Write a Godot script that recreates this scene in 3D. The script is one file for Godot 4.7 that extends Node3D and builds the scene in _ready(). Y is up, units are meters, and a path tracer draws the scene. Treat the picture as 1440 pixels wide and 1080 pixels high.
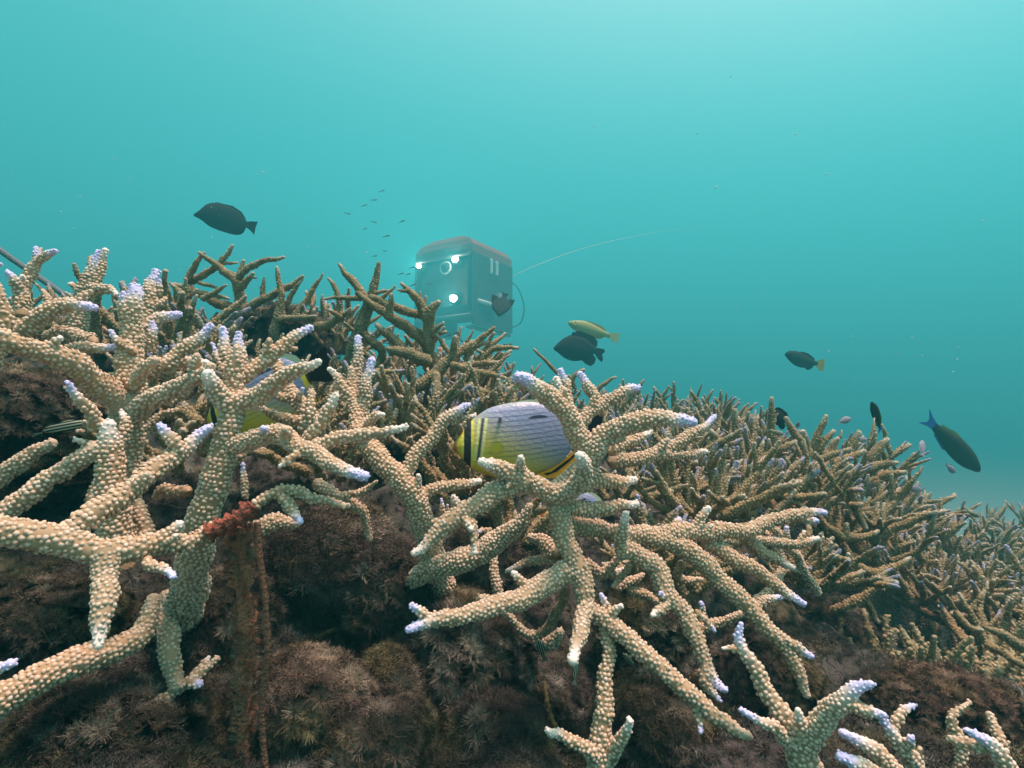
extends Node3D
# A staghorn coral reef under clear green-blue water: y is up, metres; the sandy seabed lies 2.1 m below the camera.

const NEAR_SPACING := 0.0024   # distance between coral cups on the corals close to the camera

# Coral skeletons: each branch is [tip kind, x, y, z, radius, ...] in millimetres (radius in tenths), base to tip.
# Tip kinds: 0 pale, 1 lilac, 2 brown.
const COLONIES := [
	{"name": "staghorn_coral", "label": "large cream forked staghorn coral in front of the striped butterflyfish", "group": "", "lod": 0, "pal": 0, "branches": [
		[2, 24, 1257, -308, 79, 27, 1238, -304, 74, 33, 1222, -300, 73, 38, 1208, -295, 68, 41, 1198, -291, 63, 59, 1186, -281, 61, 78, 1173, -267, 54, 91, 1164, -257, 49, 103, 1158, -248, 34],
		[0, 39, 1200, -291, 55, 34, 1195, -276, 53, 28, 1188, -256, 39],
		[1, 35, 1219, -302, 81, 19, 1210, -295, 75, 5, 1206, -285, 69, -16, 1204, -270, 58, -36, 1204, -260, 50, -47, 1202, -255, 32],
		[1, -36, 1204, -261, 37, -42, 1208, -259, 33, -47, 1211, -257, 26],
		[0, 23, 1257, -303, 74, 6, 1265, -294, 68, -7, 1272, -284, 59, -15, 1275, -277, 36],
		[0, 7, 1263, -292, 71, -7, 1259, -290, 74, -22, 1251, -283, 65, -36, 1241, -278, 57, -48, 1231, -274, 35],
		[0, -20, 1246, -278, 32, -18, 1232, -272, 28],
		[0, 23, 1254, -303, 70, 31, 1258, -298, 69, 38, 1268, -287, 63, 33, 1278, -277, 46],
		[1, 28, 1257, -308, 87, 37, 1267, -308, 87, 44, 1278, -308, 83, 51, 1287, -306, 79, 67, 1295, -301, 74, 84, 1297, -296, 65, 96, 1295, -291, 38],
		[1, 43, 1275, -310, 80, 33, 1294, -306, 75, 21, 1308, -300, 74, 10, 1316, -295, 65, 3, 1319, -291, 45],
		[1, 46, 1281, -346, 58, 45, 1295, -351, 59, 59, 1306, -355, 55, 75, 1314, -360, 51, 83, 1316, -362, 38],
		[0, 42, 1291, -346, 54, 36, 1306, -350, 50, 28, 1321, -354, 41],
		[1, 64, 1300, -386, 55, 55, 1317, -388, 55, 49, 1328, -389, 40],
		[1, 40, 1303, -375, 53, 37, 1317, -378, 54, 34, 1329, -379, 39],
		[0, 61, 1277, -342, 57, 74, 1282, -346, 54, 88, 1287, -351, 36],
		[1, 66, 1268, -362, 65, 89, 1270, -372, 62, 106, 1275, -377, 58, 125, 1285, -381, 49, 143, 1296, -386, 35],
		[0, 101, 1272, -374, 43, 119, 1272, -378, 39, 135, 1273, -382, 30],
		[0, 38, 1259, -311, 60, 57, 1261, -314, 53, 72, 1260, -321, 37],
		[0, 28, 1248, -308, 63, 49, 1247, -311, 56, 71, 1248, -318, 37],
		[2, -66, 1191, -366, 70, -51, 1202, -351, 85, -30, 1210, -340, 91, -13, 1219, -340, 87, 1, 1230, -334, 73, 11, 1244, -328, 34],
		[2, 27, 1218, -325, 54, 19, 1222, -335, 56, 11, 1224, -339, 39],
		[0, 30, 1215, -335, 43, 12, 1209, -340, 39, -3, 1203, -341, 26],
		[2, 30, 1200, -316, 36, 24, 1172, -342, 39, 16, 1159, -353, 40, 4, 1166, -352, 36, -8, 1176, -352, 27],
		[2, 16, 1153, -358, 54, 25, 1156, -353, 58, 30, 1164, -348, 40],
		[2, 42, 1124, -272, 82, 43, 1142, -274, 69, 45, 1159, -278, 53, 48, 1175, -284, 50, 47, 1194, -291, 44],
		[0, 41, 1135, -271, 48, 30, 1144, -267, 43, 17, 1153, -262, 30],
		[0, 47, 1135, -271, 48, 51, 1147, -265, 40, 54, 1158, -262, 30],
		[1, 52, 1194, -289, 29, 50, 1199, -291, 33, 47, 1205, -292, 26],
		[1, 85, 1165, -260, 30, 86, 1160, -258, 29, 85, 1156, -255, 22],
		[2, -9, 1174, -367, 47, -11, 1191, -371, 43, -13, 1204, -376, 38],
	]},
	{"name": "staghorn_coral", "label": "long-armed staghorn coral reaching right with arms drooping over the dark hollow", "group": "", "lod": 0, "pal": 0, "branches": [
		[1, 33, 1237, -319, 69, 62, 1229, -329, 67, 83, 1227, -334, 68, 119, 1226, -344, 71, 150, 1225, -354, 64, 172, 1231, -362, 56, 194, 1233, -369, 52, 211, 1232, -374, 34],
		[1, 189, 1231, -368, 42, 203, 1228, -370, 33],
		[2, 79, 1227, -334, 68, 105, 1218, -335, 77, 124, 1201, -331, 72, 137, 1187, -324, 66, 149, 1174, -317, 60, 156, 1161, -310, 55, 160, 1147, -306, 35],
		[1, 150, 1175, -317, 44, 157, 1172, -312, 44, 165, 1167, -309, 27],
		[0, 63, 1219, -317, 53, 61, 1230, -312, 48, 64, 1244, -308, 36],
		[1, 64, 1224, -318, 65, 81, 1212, -315, 72, 86, 1200, -308, 67, 93, 1190, -302, 61, 99, 1176, -294, 56, 102, 1164, -288, 47, 108, 1160, -285, 29],
		[1, 99, 1169, -289, 40, 99, 1161, -286, 36, 105, 1155, -284, 21],
		[0, 89, 1197, -306, 39, 81, 1194, -301, 38, 74, 1193, -296, 26],
		[1, 100, 1192, -304, 31, 105, 1187, -303, 31, 109, 1182, -303, 23],
		[1, 121, 1218, -350, 58, 141, 1208, -345, 62, 161, 1195, -341, 52, 175, 1185, -336, 34],
		[0, 150, 1220, -360, 55, 168, 1206, -365, 51, 184, 1198, -368, 33],
		[0, 112, 1227, -342, 44, 117, 1235, -342, 44, 121, 1241, -342, 35],
		[0, 120, 1226, -344, 31, 123, 1231, -342, 26],
		[1, 163, 1162, -388, 44, 179, 1167, -393, 45, 192, 1171, -395, 30],
		[2, 94, 1145, -399, 51, 124, 1142, -409, 57, 148, 1146, -409, 52, 165, 1155, -403, 41],
		[2, 117, 1196, -386, 39, 117, 1185, -392, 40, 133, 1183, -392, 30],
		[0, 44, 1209, -340, 43, 56, 1202, -341, 43, 69, 1203, -341, 39],
		[0, 56, 1203, -341, 43, 61, 1208, -338, 39, 66, 1214, -335, 26],
		[2, 71, 1209, -335, 34, 60, 1197, -331, 25],
		[2, 67, 1189, -356, 41, 75, 1193, -358, 41, 84, 1196, -361, 32],
		[2, 75, 1187, -358, 41, 93, 1178, -362, 41],
		[1, 128, 1162, -378, 29, 127, 1172, -377, 29],
		[2, 190, 1150, -438, 50, 222, 1172, -457, 47, 218, 1193, -466, 42, 203, 1208, -465, 36],
		[2, 262, 1145, -479, 49, 242, 1175, -467, 48, 221, 1200, -461, 47, 207, 1210, -455, 41],
		[0, 152, 1204, -426, 38, 195, 1200, -436, 50, 225, 1195, -446, 51, 249, 1197, -451, 35],
	]},
	{"name": "staghorn_coral", "label": "blurred chunky staghorn coral with lilac prongs in the bottom right corner", "group": "", "lod": 0, "pal": 0, "branches": [
		[1, 125, 1143, -234, 99, 121, 1158, -236, 80, 116, 1172, -239, 54, 110, 1179, -243, 49, 105, 1189, -246, 44, 101, 1198, -249, 38, 102, 1206, -250, 25],
		[0, 101, 1196, -248, 25, 93, 1198, -246, 19],
		[1, 118, 1162, -237, 42, 106, 1172, -231, 35, 93, 1180, -227, 23],
		[0, 122, 1164, -235, 44, 118, 1173, -233, 38, 116, 1178, -232, 26],
		[1, 121, 1162, -236, 71, 127, 1179, -229, 58, 132, 1188, -223, 48, 139, 1195, -219, 30],
		[1, 131, 1186, -224, 45, 137, 1186, -220, 39, 143, 1185, -217, 25],
		[1, 188, 1129, -259, 52, 182, 1142, -259, 49, 174, 1153, -258, 42, 169, 1162, -258, 26],
		[1, 162, 1149, -233, 53, 148, 1161, -234, 47, 137, 1167, -234, 29],
		[1, 148, 1156, -218, 44, 136, 1163, -219, 41, 128, 1167, -221, 31],
		[1, 176, 1153, -263, 33, 181, 1159, -264, 33, 189, 1163, -265, 23],
		[1, 189, 1160, -208, 52, 180, 1171, -207, 47, 173, 1179, -207, 39, 166, 1184, -206, 23],
		[2, 214, 1117, -280, 42, 222, 1131, -281, 39, 221, 1147, -283, 32, 231, 1154, -286, 22],
		[2, 247, 1108, -290, 44, 258, 1124, -300, 41, 261, 1135, -309, 35],
	]},
	{"name": "staghorn_coral", "label": "thick low staghorn coral branch crossing the left foreground with a hanging white prong", "group": "", "lod": 0, "pal": 0, "branches": [
		[2, -202, 1259, -202, 73, -189, 1256, -208, 72, -176, 1252, -213, 71, -159, 1246, -218, 67, -146, 1245, -231, 59, -138, 1245, -243, 47, -130, 1249, -253, 36, -120, 1257, -257, 36, -112, 1262, -259, 40, -104, 1263, -262, 40, -93, 1260, -262, 37, -78, 1256, -263, 27],
		[1, -108, 1260, -260, 40, -102, 1255, -258, 40, -96, 1250, -255, 26],
		[1, -173, 1253, -216, 61, -167, 1261, -224, 60, -162, 1267, -234, 60, -157, 1276, -247, 57, -151, 1284, -256, 53, -144, 1292, -263, 34],
		[1, -152, 1282, -253, 42, -156, 1288, -251, 39, -159, 1294, -249, 29],
		[0, -158, 1245, -216, 61, -155, 1237, -212, 59, -150, 1229, -204, 52, -147, 1218, -198, 30],
		[1, -146, 1241, -223, 34, -133, 1236, -218, 25],
		[0, -142, 1247, -229, 26, -137, 1251, -227, 20],
		[2, -230, 1169, -232, 93, -219, 1177, -242, 88, -207, 1184, -254, 84, -192, 1187, -266, 81, -182, 1191, -278, 71, -183, 1205, -285, 54],
		[1, -187, 1207, -195, 34, -174, 1213, -195, 27],
		[2, -195, 1196, -316, 68, -176, 1179, -287, 65, -170, 1163, -283, 57],
		[2, -180, 1152, -278, 42, -169, 1161, -283, 39, -162, 1166, -287, 36, -154, 1173, -292, 30],
	]},
	{"name": "staghorn_coral", "label": "sturdy upright staghorn coral stem with a branching crown left of the yellow fish", "group": "", "lod": 0, "pal": 0, "branches": [
		[2, -225, 1118, -380, 163, -189, 1182, -322, 127, -164, 1223, -286, 102, -153, 1247, -275, 95, -147, 1265, -274, 92, -143, 1282, -275, 85, -141, 1298, -276, 82, -141, 1313, -280, 69, -141, 1324, -279, 58, -141, 1333, -279, 36],
		[1, -144, 1311, -284, 55, -149, 1328, -287, 49, -153, 1344, -288, 34],
		[1, -144, 1311, -287, 52, -145, 1327, -291, 49, -146, 1342, -293, 34],
		[1, -146, 1318, -282, 29, -152, 1328, -284, 26, -156, 1335, -285, 19],
		[0, -140, 1302, -275, 71, -144, 1311, -268, 66, -146, 1318, -263, 45],
		[1, -139, 1318, -284, 52, -126, 1332, -289, 49, -116, 1340, -292, 42, -109, 1346, -295, 31],
		[0, -137, 1304, -276, 68, -123, 1311, -272, 60, -108, 1319, -267, 49, -94, 1325, -264, 31],
		[1, -142, 1283, -275, 68, -128, 1287, -271, 63, -112, 1289, -265, 62, -98, 1283, -257, 56, -82, 1277, -250, 51, -65, 1272, -242, 37],
		[0, -98, 1287, -263, 44, -90, 1297, -263, 41, -85, 1308, -262, 31],
		[0, -92, 1285, -259, 47, -71, 1289, -255, 43, -49, 1293, -251, 29],
		[0, -98, 1281, -256, 30, -101, 1279, -251, 29, -105, 1276, -249, 19],
		[2, -108, 1291, -286, 44, -106, 1301, -286, 41, -106, 1311, -288, 34],
		[0, -109, 1296, -296, 42, -123, 1298, -297, 39, -140, 1303, -300, 27],
		[2, -109, 1292, -311, 60, -120, 1304, -315, 61, -132, 1316, -320, 58, -140, 1329, -324, 46, -145, 1335, -326, 34],
		[1, -122, 1308, -312, 32, -119, 1314, -310, 24],
		[2, -152, 1271, -282, 40, -140, 1278, -287, 33, -144, 1274, -292, 26],
		[1, -160, 1249, -333, 30, -163, 1259, -335, 30, -164, 1269, -335, 22],
		[2, -178, 1257, -303, 43, -196, 1256, -313, 40, -206, 1251, -318, 33],
	]},
	{"name": "staghorn_coral", "label": "pale staghorn coral fork with slanting stem behind the rusty stake", "group": "", "lod": 0, "pal": 0, "branches": [
		[2, -48, 1164, -398, 131, -53, 1214, -355, 100, -56, 1242, -333, 90, -65, 1260, -328, 88, -80, 1273, -327, 84, -92, 1285, -331, 73, -97, 1300, -340, 62, -101, 1316, -345, 49, -102, 1328, -346, 36],
		[1, -102, 1309, -350, 50, -101, 1328, -354, 51, -100, 1349, -358, 37],
		[1, -94, 1291, -339, 57, -92, 1309, -342, 53, -89, 1333, -346, 40],
		[0, -100, 1305, -342, 40, -107, 1318, -342, 40, -114, 1327, -341, 31],
		[0, -90, 1292, -335, 43, -83, 1298, -333, 39, -77, 1299, -331, 30],
		[1, -67, 1257, -327, 63, -56, 1276, -332, 56, -41, 1294, -336, 52, -32, 1302, -338, 44, -27, 1305, -340, 31],
		[0, -38, 1295, -338, 35, -23, 1298, -341, 26],
		[0, -60, 1248, -331, 55, -40, 1255, -335, 47, -20, 1258, -339, 35],
		[0, -34, 1230, -354, 50, -35, 1240, -354, 50, -37, 1246, -353, 36],
		[1, -45, 1234, -359, 28, -46, 1244, -358, 23],
		[1, -40, 1235, -356, 23, -41, 1241, -356, 18],
		[2, -125, 1255, -353, 50, -109, 1247, -353, 50, -97, 1238, -356, 46, -92, 1219, -360, 37],
		[2, -158, 1230, -334, 64, -146, 1233, -339, 70, -134, 1232, -344, 53],
		[2, -107, 1247, -348, 36, -94, 1251, -348, 31, -85, 1258, -346, 22],
		[1, -15, 1219, -385, 30, -20, 1220, -385, 30, -24, 1218, -383, 25],
	]},
	{"name": "staghorn_coral", "label": "crowded upright staghorn coral with a lilac-tipped main stem at the far left", "group": "", "lod": 0, "pal": 0, "branches": [
		[1, -216, 1230, -304, 117, -213, 1257, -303, 113, -211, 1285, -301, 113, -210, 1304, -300, 113, -209, 1322, -299, 97, -210, 1341, -300, 78, -209, 1363, -301, 63, -211, 1369, -302, 47],
		[1, -210, 1347, -298, 39, -211, 1356, -296, 39, -211, 1365, -295, 27],
		[1, -228, 1344, -333, 65, -227, 1360, -337, 62, -227, 1376, -341, 58, -226, 1389, -344, 41],
		[1, -223, 1374, -343, 31, -222, 1383, -342, 27],
		[1, -220, 1343, -323, 51, -213, 1356, -328, 51, -203, 1360, -330, 39],
		[1, -216, 1333, -314, 41, -209, 1345, -316, 41, -209, 1352, -317, 29],
		[1, -245, 1334, -299, 39, -231, 1336, -299, 39, -216, 1335, -299, 31],
		[1, -204, 1333, -295, 35, -212, 1339, -293, 31, -215, 1344, -292, 23],
		[2, -201, 1300, -292, 76, -186, 1307, -284, 66, -171, 1313, -278, 58, -148, 1322, -269, 39],
		[0, -220, 1322, -319, 62, -202, 1329, -324, 59, -184, 1330, -329, 39],
		[2, -203, 1315, -293, 53, -193, 1323, -287, 49, -185, 1327, -284, 37],
		[2, -248, 1335, -244, 57, -233, 1333, -249, 58, -226, 1330, -259, 64, -217, 1325, -269, 74, -212, 1315, -282, 84, -207, 1304, -292, 87],
		[1, -273, 1334, -289, 68, -261, 1342, -288, 68, -252, 1350, -290, 64, -241, 1357, -292, 57, -226, 1358, -294, 35],
		[1, -200, 1293, -263, 44, -199, 1303, -255, 40, -200, 1314, -247, 22],
		[1, -304, 1362, -337, 62, -306, 1375, -339, 58, -305, 1386, -341, 54, -301, 1396, -342, 45, -301, 1404, -343, 27],
		[1, -303, 1393, -343, 40, -294, 1398, -340, 36, -286, 1401, -338, 27],
		[1, -304, 1373, -337, 44, -305, 1380, -333, 44, -308, 1385, -331, 30],
		[1, -294, 1348, -368, 72, -292, 1367, -367, 72, -288, 1384, -366, 67, -285, 1395, -368, 58, -282, 1409, -369, 39],
		[0, -285, 1382, -368, 48, -281, 1395, -370, 44, -278, 1411, -370, 34],
		[0, -289, 1382, -366, 34, -298, 1387, -366, 24],
		[0, -284, 1385, -366, 48, -273, 1383, -364, 43, -263, 1379, -362, 28],
		[2, -259, 1321, -269, 63, -250, 1338, -266, 63, -250, 1351, -265, 59, -252, 1363, -263, 41],
		[1, -288, 1373, -297, 27, -279, 1381, -296, 19],
		[1, -192, 1326, -304, 51, -182, 1338, -308, 48, -172, 1349, -311, 37],
		[1, -201, 1305, -320, 33, -191, 1313, -322, 33, -184, 1319, -324, 25],
		[2, -291, 1347, -328, 39, -284, 1361, -330, 39, -285, 1370, -332, 35, -288, 1375, -333, 26],
		[2, -223, 1287, -331, 39, -216, 1297, -336, 35, -206, 1302, -337, 26],
		[2, -260, 1344, -338, 53, -282, 1352, -343, 54, -296, 1350, -346, 36],
	]},
	{"name": "staghorn_coral", "label": "brown stout staghorn coral stump with a white crown leaning in from the left edge", "group": "", "lod": 0, "pal": 0, "branches": [
		[0, -187, 1229, -266, 88, -189, 1246, -265, 88, -191, 1263, -264, 85, -193, 1280, -263, 82, -193, 1294, -264, 51],
		[2, -243, 1243, -243, 62, -234, 1253, -250, 61, -218, 1267, -257, 60, -198, 1283, -262, 61],
		[0, -196, 1285, -261, 34, -204, 1288, -258, 23],
		[2, -292, 1257, -303, 66, -277, 1271, -307, 63, -260, 1283, -311, 48],
		[0, -192, 1285, -269, 38, -189, 1293, -271, 35, -193, 1300, -272, 28],
		[2, -211, 1242, -283, 44, -218, 1256, -288, 41, -217, 1268, -290, 34],
		[2, -180, 1234, -274, 53, -185, 1249, -278, 46, -190, 1257, -281, 36],
	]},
	{"name": "staghorn_coral", "label": "thin branched staghorn coral on the skyline below the dark surgeonfish", "group": "ridge corals", "lod": 1, "pal": 1, "branches": [
		[2, -475, 1414, -795, 93, -481, 1454, -783, 82, -478, 1480, -772, 51],
		[0, -344, 1440, -764, 100, -379, 1444, -764, 100, -409, 1452, -763, 90, -434, 1465, -762, 80, -474, 1480, -762, 50],
		[0, -381, 1410, -765, 120, -381, 1450, -763, 100, -386, 1483, -761, 90, -408, 1501, -761, 70, -433, 1521, -749, 39],
		[0, -457, 1486, -761, 60, -447, 1502, -760, 60, -433, 1524, -759, 40],
		[0, -458, 1486, -771, 71, -422, 1506, -770, 61, -409, 1521, -770, 51, -398, 1537, -769, 40],
		[0, -416, 1511, -770, 40, -391, 1514, -770, 30],
		[0, -378, 1487, -751, 69, -360, 1501, -746, 59, -336, 1508, -740, 49, -311, 1510, -735, 39],
		[0, -383, 1485, -761, 60, -381, 1500, -761, 60, -378, 1513, -760, 40],
		[0, -376, 1473, -752, 69, -365, 1482, -746, 59, -354, 1491, -741, 39],
		[0, -361, 1485, -743, 39, -350, 1484, -741, 29],
		[0, -423, 1456, -743, 58, -403, 1464, -737, 48, -386, 1472, -732, 29],
		[0, -408, 1461, -743, 49, -385, 1455, -738, 29],
		[0, -442, 1484, -766, 40, -412, 1475, -764, 30],
		[0, -360, 1444, -743, 78, -319, 1463, -737, 68, -296, 1474, -734, 58, -282, 1483, -731, 38],
		[0, -307, 1444, -733, 58, -296, 1461, -733, 48, -284, 1479, -732, 29],
		[0, -318, 1395, -726, 95, -311, 1428, -724, 85, -307, 1452, -723, 66, -310, 1471, -722, 57, -313, 1493, -721, 38],
		[0, -343, 1451, -743, 58, -340, 1467, -742, 49, -339, 1484, -741, 29],
		[0, -292, 1430, -734, 67, -276, 1454, -733, 58, -256, 1487, -731, 29],
		[0, -308, 1423, -720, 66, -280, 1425, -714, 56, -256, 1425, -709, 37],
		[0, -498, 1445, -793, 83, -475, 1466, -792, 73, -469, 1487, -791, 62],
		[0, -426, 1425, -734, 77, -439, 1449, -733, 67, -449, 1463, -732, 58, -461, 1475, -732, 38],
	]},
	{"name": "staghorn_coral", "label": "slender staghorn coral rising just left of the underwater vehicle", "group": "ridge corals", "lod": 1, "pal": 1, "branches": [
		[2, -209, 1355, -698, 127, -194, 1394, -686, 107, -183, 1430, -684, 98, -174, 1454, -683, 81, -168, 1487, -681, 45],
		[0, -181, 1442, -684, 72, -200, 1464, -682, 63, -218, 1485, -681, 36],
		[0, -180, 1443, -678, 53, -207, 1443, -673, 44, -231, 1440, -669, 26],
		[0, -188, 1445, -658, 43, -168, 1431, -659, 60, -147, 1416, -660, 78, -117, 1396, -666, 87, -102, 1377, -667, 87, -93, 1344, -669, 87, -90, 1318, -670, 78],
		[0, -176, 1443, -673, 62, -136, 1426, -669, 70, -103, 1417, -665, 70],
		[0, -100, 1378, -662, 86, -101, 1408, -658, 86, -110, 1429, -654, 77, -121, 1443, -651, 60, -132, 1454, -648, 34],
		[0, -124, 1446, -648, 42, -136, 1446, -648, 25],
		[0, -100, 1413, -655, 86, -96, 1424, -652, 77, -88, 1432, -649, 51],
		[0, -113, 1430, -654, 43, -110, 1445, -653, 26],
		[0, -107, 1425, -654, 43, -104, 1440, -654, 26],
		[0, -146, 1414, -655, 68, -146, 1428, -652, 60, -144, 1441, -649, 42],
		[0, -171, 1450, -678, 44, -152, 1451, -673, 26],
		[0, -165, 1440, -674, 44, -144, 1455, -668, 26],
		[0, -132, 1379, -657, 77, -147, 1392, -656, 68, -162, 1405, -655, 51],
		[2, -100, 1361, -653, 93, -122, 1369, -647, 93, -145, 1375, -647, 67],
		[2, -183, 1397, -676, 71, -161, 1376, -677, 71, -167, 1358, -678, 71],
		[0, -271, 1410, -715, 75, -241, 1414, -710, 74, -223, 1422, -705, 64, -209, 1434, -702, 37],
		[0, -221, 1420, -705, 64, -224, 1447, -703, 55, -230, 1463, -702, 46, -238, 1474, -702, 28],
		[0, -221, 1423, -700, 55, -233, 1431, -694, 36],
		[0, -100, 1394, -656, 51, -82, 1407, -650, 34],
		[0, -99, 1393, -656, 51, -79, 1396, -651, 34],
		[2, -133, 1284, -642, 100, -117, 1324, -645, 92, -91, 1345, -649, 93, -72, 1367, -652, 85, -48, 1381, -657, 68, -34, 1393, -656, 51, -22, 1403, -656, 34],
		[0, -73, 1368, -652, 42, -83, 1383, -652, 42, -90, 1394, -651, 25],
		[0, -70, 1363, -648, 67, -69, 1376, -645, 59, -66, 1389, -641, 42],
		[0, -56, 1364, -658, 51, -45, 1380, -657, 51, -29, 1384, -656, 34],
		[0, -36, 1364, -658, 51, -20, 1377, -657, 51, 7, 1378, -657, 34],
		[0, -70, 1356, -643, 67, -46, 1349, -638, 50],
		[0, -59, 1355, -648, 59, -34, 1358, -648, 51, -14, 1360, -648, 34],
		[0, -42, 1348, -643, 59, -8, 1341, -639, 41],
		[0, -27, 1349, -648, 51, -3, 1369, -647, 25],
		[2, -95, 1291, -611, 87, -78, 1314, -615, 80, -46, 1331, -619, 56],
		[2, -95, 1291, -611, 79, -113, 1310, -615, 72, -121, 1328, -619, 48],
		[2, -134, 1316, -600, 70, -139, 1345, -598, 47],
		[1, -145, 1345, -588, 46, -116, 1345, -583, 30],
		[1, -135, 1304, -521, 47, -113, 1314, -515, 33],
		[1, -118, 1285, -481, 37, -102, 1300, -479, 25],
		[2, -86, 1284, -632, 82, -85, 1317, -630, 74, -89, 1343, -639, 75],
		[2, -58, 1317, -640, 75, -46, 1333, -639, 66, -40, 1348, -638, 50],
		[2, -51, 1304, -601, 70, -23, 1316, -600, 62, -40, 1328, -599, 47],
	]},
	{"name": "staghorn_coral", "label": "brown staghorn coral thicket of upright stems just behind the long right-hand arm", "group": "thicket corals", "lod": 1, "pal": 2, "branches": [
		[1, 177, 1184, -567, 58, 179, 1224, -565, 58, 187, 1255, -563, 44],
		[0, 177, 1204, -586, 60, 179, 1229, -585, 53, 181, 1250, -583, 45],
		[0, 171, 1208, -576, 81, 153, 1231, -579, 67, 145, 1246, -582, 45],
		[1, 229, 1202, -566, 73, 225, 1231, -564, 65, 230, 1249, -563, 44],
		[1, 245, 1197, -576, 74, 248, 1223, -575, 67, 256, 1248, -574, 44],
		[1, 256, 1201, -586, 75, 265, 1228, -585, 60, 275, 1250, -583, 45],
		[1, 275, 1215, -595, 61, 289, 1249, -593, 46],
		[0, 282, 1216, -595, 61, 297, 1236, -594, 38],
		[0, 251, 1212, -565, 65, 270, 1221, -560, 58, 283, 1230, -554, 43],
		[0, 285, 1213, -575, 52, 320, 1217, -565, 36],
		[0, 285, 1210, -575, 44, 306, 1200, -566, 36],
		[1, 295, 1215, -585, 60, 308, 1225, -585, 60, 323, 1238, -584, 45],
		[0, 264, 1201, -556, 50, 284, 1221, -555, 43],
		[0, 279, 1222, -665, 77, 275, 1253, -663, 77, 270, 1279, -662, 68, 267, 1302, -661, 51],
		[0, 332, 1237, -704, 73, 332, 1278, -702, 73, 331, 1318, -700, 45],
		[0, 325, 1242, -694, 54, 325, 1266, -693, 36],
		[0, 370, 1257, -703, 73, 359, 1276, -702, 64, 349, 1293, -701, 45],
		[0, 293, 1241, -664, 68, 317, 1254, -663, 68, 341, 1265, -663, 43],
		[0, 273, 1248, -684, 71, 251, 1277, -692, 45],
		[1, 131, 1189, -507, 52, 143, 1203, -506, 52, 153, 1214, -505, 39],
		[1, 114, 1193, -486, 56, 112, 1210, -485, 50, 110, 1227, -484, 37],
		[1, 137, 1197, -476, 37, 138, 1203, -476, 30],
		[1, 146, 1198, -466, 36, 148, 1207, -466, 30],
		[0, 198, 1193, -506, 45, 223, 1197, -511, 46, 251, 1199, -516, 33],
		[0, 210, 1206, -556, 50, 226, 1211, -558, 43, 237, 1210, -560, 36],
		[2, 213, 1212, -625, 72, 237, 1228, -625, 64, 245, 1244, -624, 48],
		[2, 206, 1187, -537, 62, 207, 1216, -545, 56, 214, 1240, -554, 43],
	]},
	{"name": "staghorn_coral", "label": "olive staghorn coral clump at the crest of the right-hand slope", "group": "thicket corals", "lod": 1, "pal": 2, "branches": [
		[0, 403, 1243, -744, 77, 413, 1270, -743, 67, 423, 1295, -741, 48],
		[0, 413, 1251, -744, 77, 433, 1275, -742, 48],
		[0, 394, 1244, -734, 85, 386, 1274, -732, 57],
		[0, 436, 1241, -764, 79, 451, 1263, -763, 59],
		[0, 406, 1240, -724, 65, 437, 1253, -713, 46],
		[0, 480, 1244, -784, 81, 492, 1272, -783, 61],
		[0, 441, 1233, -745, 77, 472, 1248, -739, 57],
		[0, 388, 1216, -685, 71, 404, 1223, -680, 61, 415, 1235, -674, 43],
		[0, 524, 1233, -805, 104, 531, 1243, -804, 93, 547, 1260, -803, 62],
		[0, 548, 1212, -806, 62, 543, 1238, -804, 52, 538, 1247, -804, 41],
		[0, 493, 1222, -765, 89, 514, 1230, -760, 69, 527, 1232, -755, 39],
		[0, 519, 1211, -776, 80, 544, 1218, -765, 49],
		[0, 407, 1206, -666, 68, 411, 1186, -662, 68, 419, 1164, -658, 51],
		[0, 403, 1191, -657, 59, 412, 1193, -654, 42],
		[0, 350, 1172, -608, 62, 370, 1162, -608, 62, 401, 1170, -608, 39],
		[0, 366, 1164, -608, 62, 366, 1178, -607, 39],
		[0, 357, 1143, -589, 68, 384, 1131, -590, 68, 402, 1137, -589, 60, 420, 1146, -589, 38],
		[0, 352, 1137, -584, 67, 349, 1153, -578, 44],
		[0, 331, 1158, -588, 53, 346, 1139, -589, 53, 354, 1125, -585, 45],
		[2, 471, 946, -740, 84, 452, 1028, -715, 82, 428, 1107, -691, 71],
		[2, 557, 917, -761, 86, 547, 994, -757, 86, 566, 1070, -753, 77],
		[2, 584, 923, -741, 84, 598, 988, -737, 84, 588, 1053, -734, 75],
		[2, 523, 927, -761, 77, 513, 1003, -757, 77, 499, 1090, -752, 77],
		[2, 600, 931, -700, 79, 617, 988, -707, 81, 613, 1028, -715, 73],
	]},
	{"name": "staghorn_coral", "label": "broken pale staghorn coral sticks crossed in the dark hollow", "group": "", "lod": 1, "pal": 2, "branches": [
		[2, 309, 1070, -573, 44, 338, 1060, -573, 51, 371, 1054, -584, 44],
		[2, 338, 1088, -577, 44, 332, 1050, -564, 43],
		[2, 316, 1107, -551, 49, 336, 1117, -545, 62, 352, 1131, -540, 41],
		[0, 344, 1119, -545, 49, 354, 1098, -541, 34],
		[2, 357, 1084, -452, 51, 368, 1075, -442, 50, 384, 1072, -433, 38],
		[0, 405, 1118, -510, 45, 410, 1107, -501, 44, 416, 1107, -496, 31],
		[2, 429, 1104, -471, 60, 412, 1113, -470, 54, 400, 1119, -470, 36],
		[2, 434, 1090, -512, 58, 436, 1086, -492, 50, 451, 1078, -482, 43],
	]},
	{"name": "staghorn_coral", "label": "small far staghorn coral sprigs on the hazy crest behind the large forked coral", "group": "", "lod": 2, "pal": 1, "branches": [
		[0, 328, 1271, -1153, 89, 321, 1313, -1151, 75, 298, 1353, -1149, 45],
		[0, 337, 1271, -1153, 89, 338, 1316, -1151, 75, 340, 1363, -1148, 45],
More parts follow.
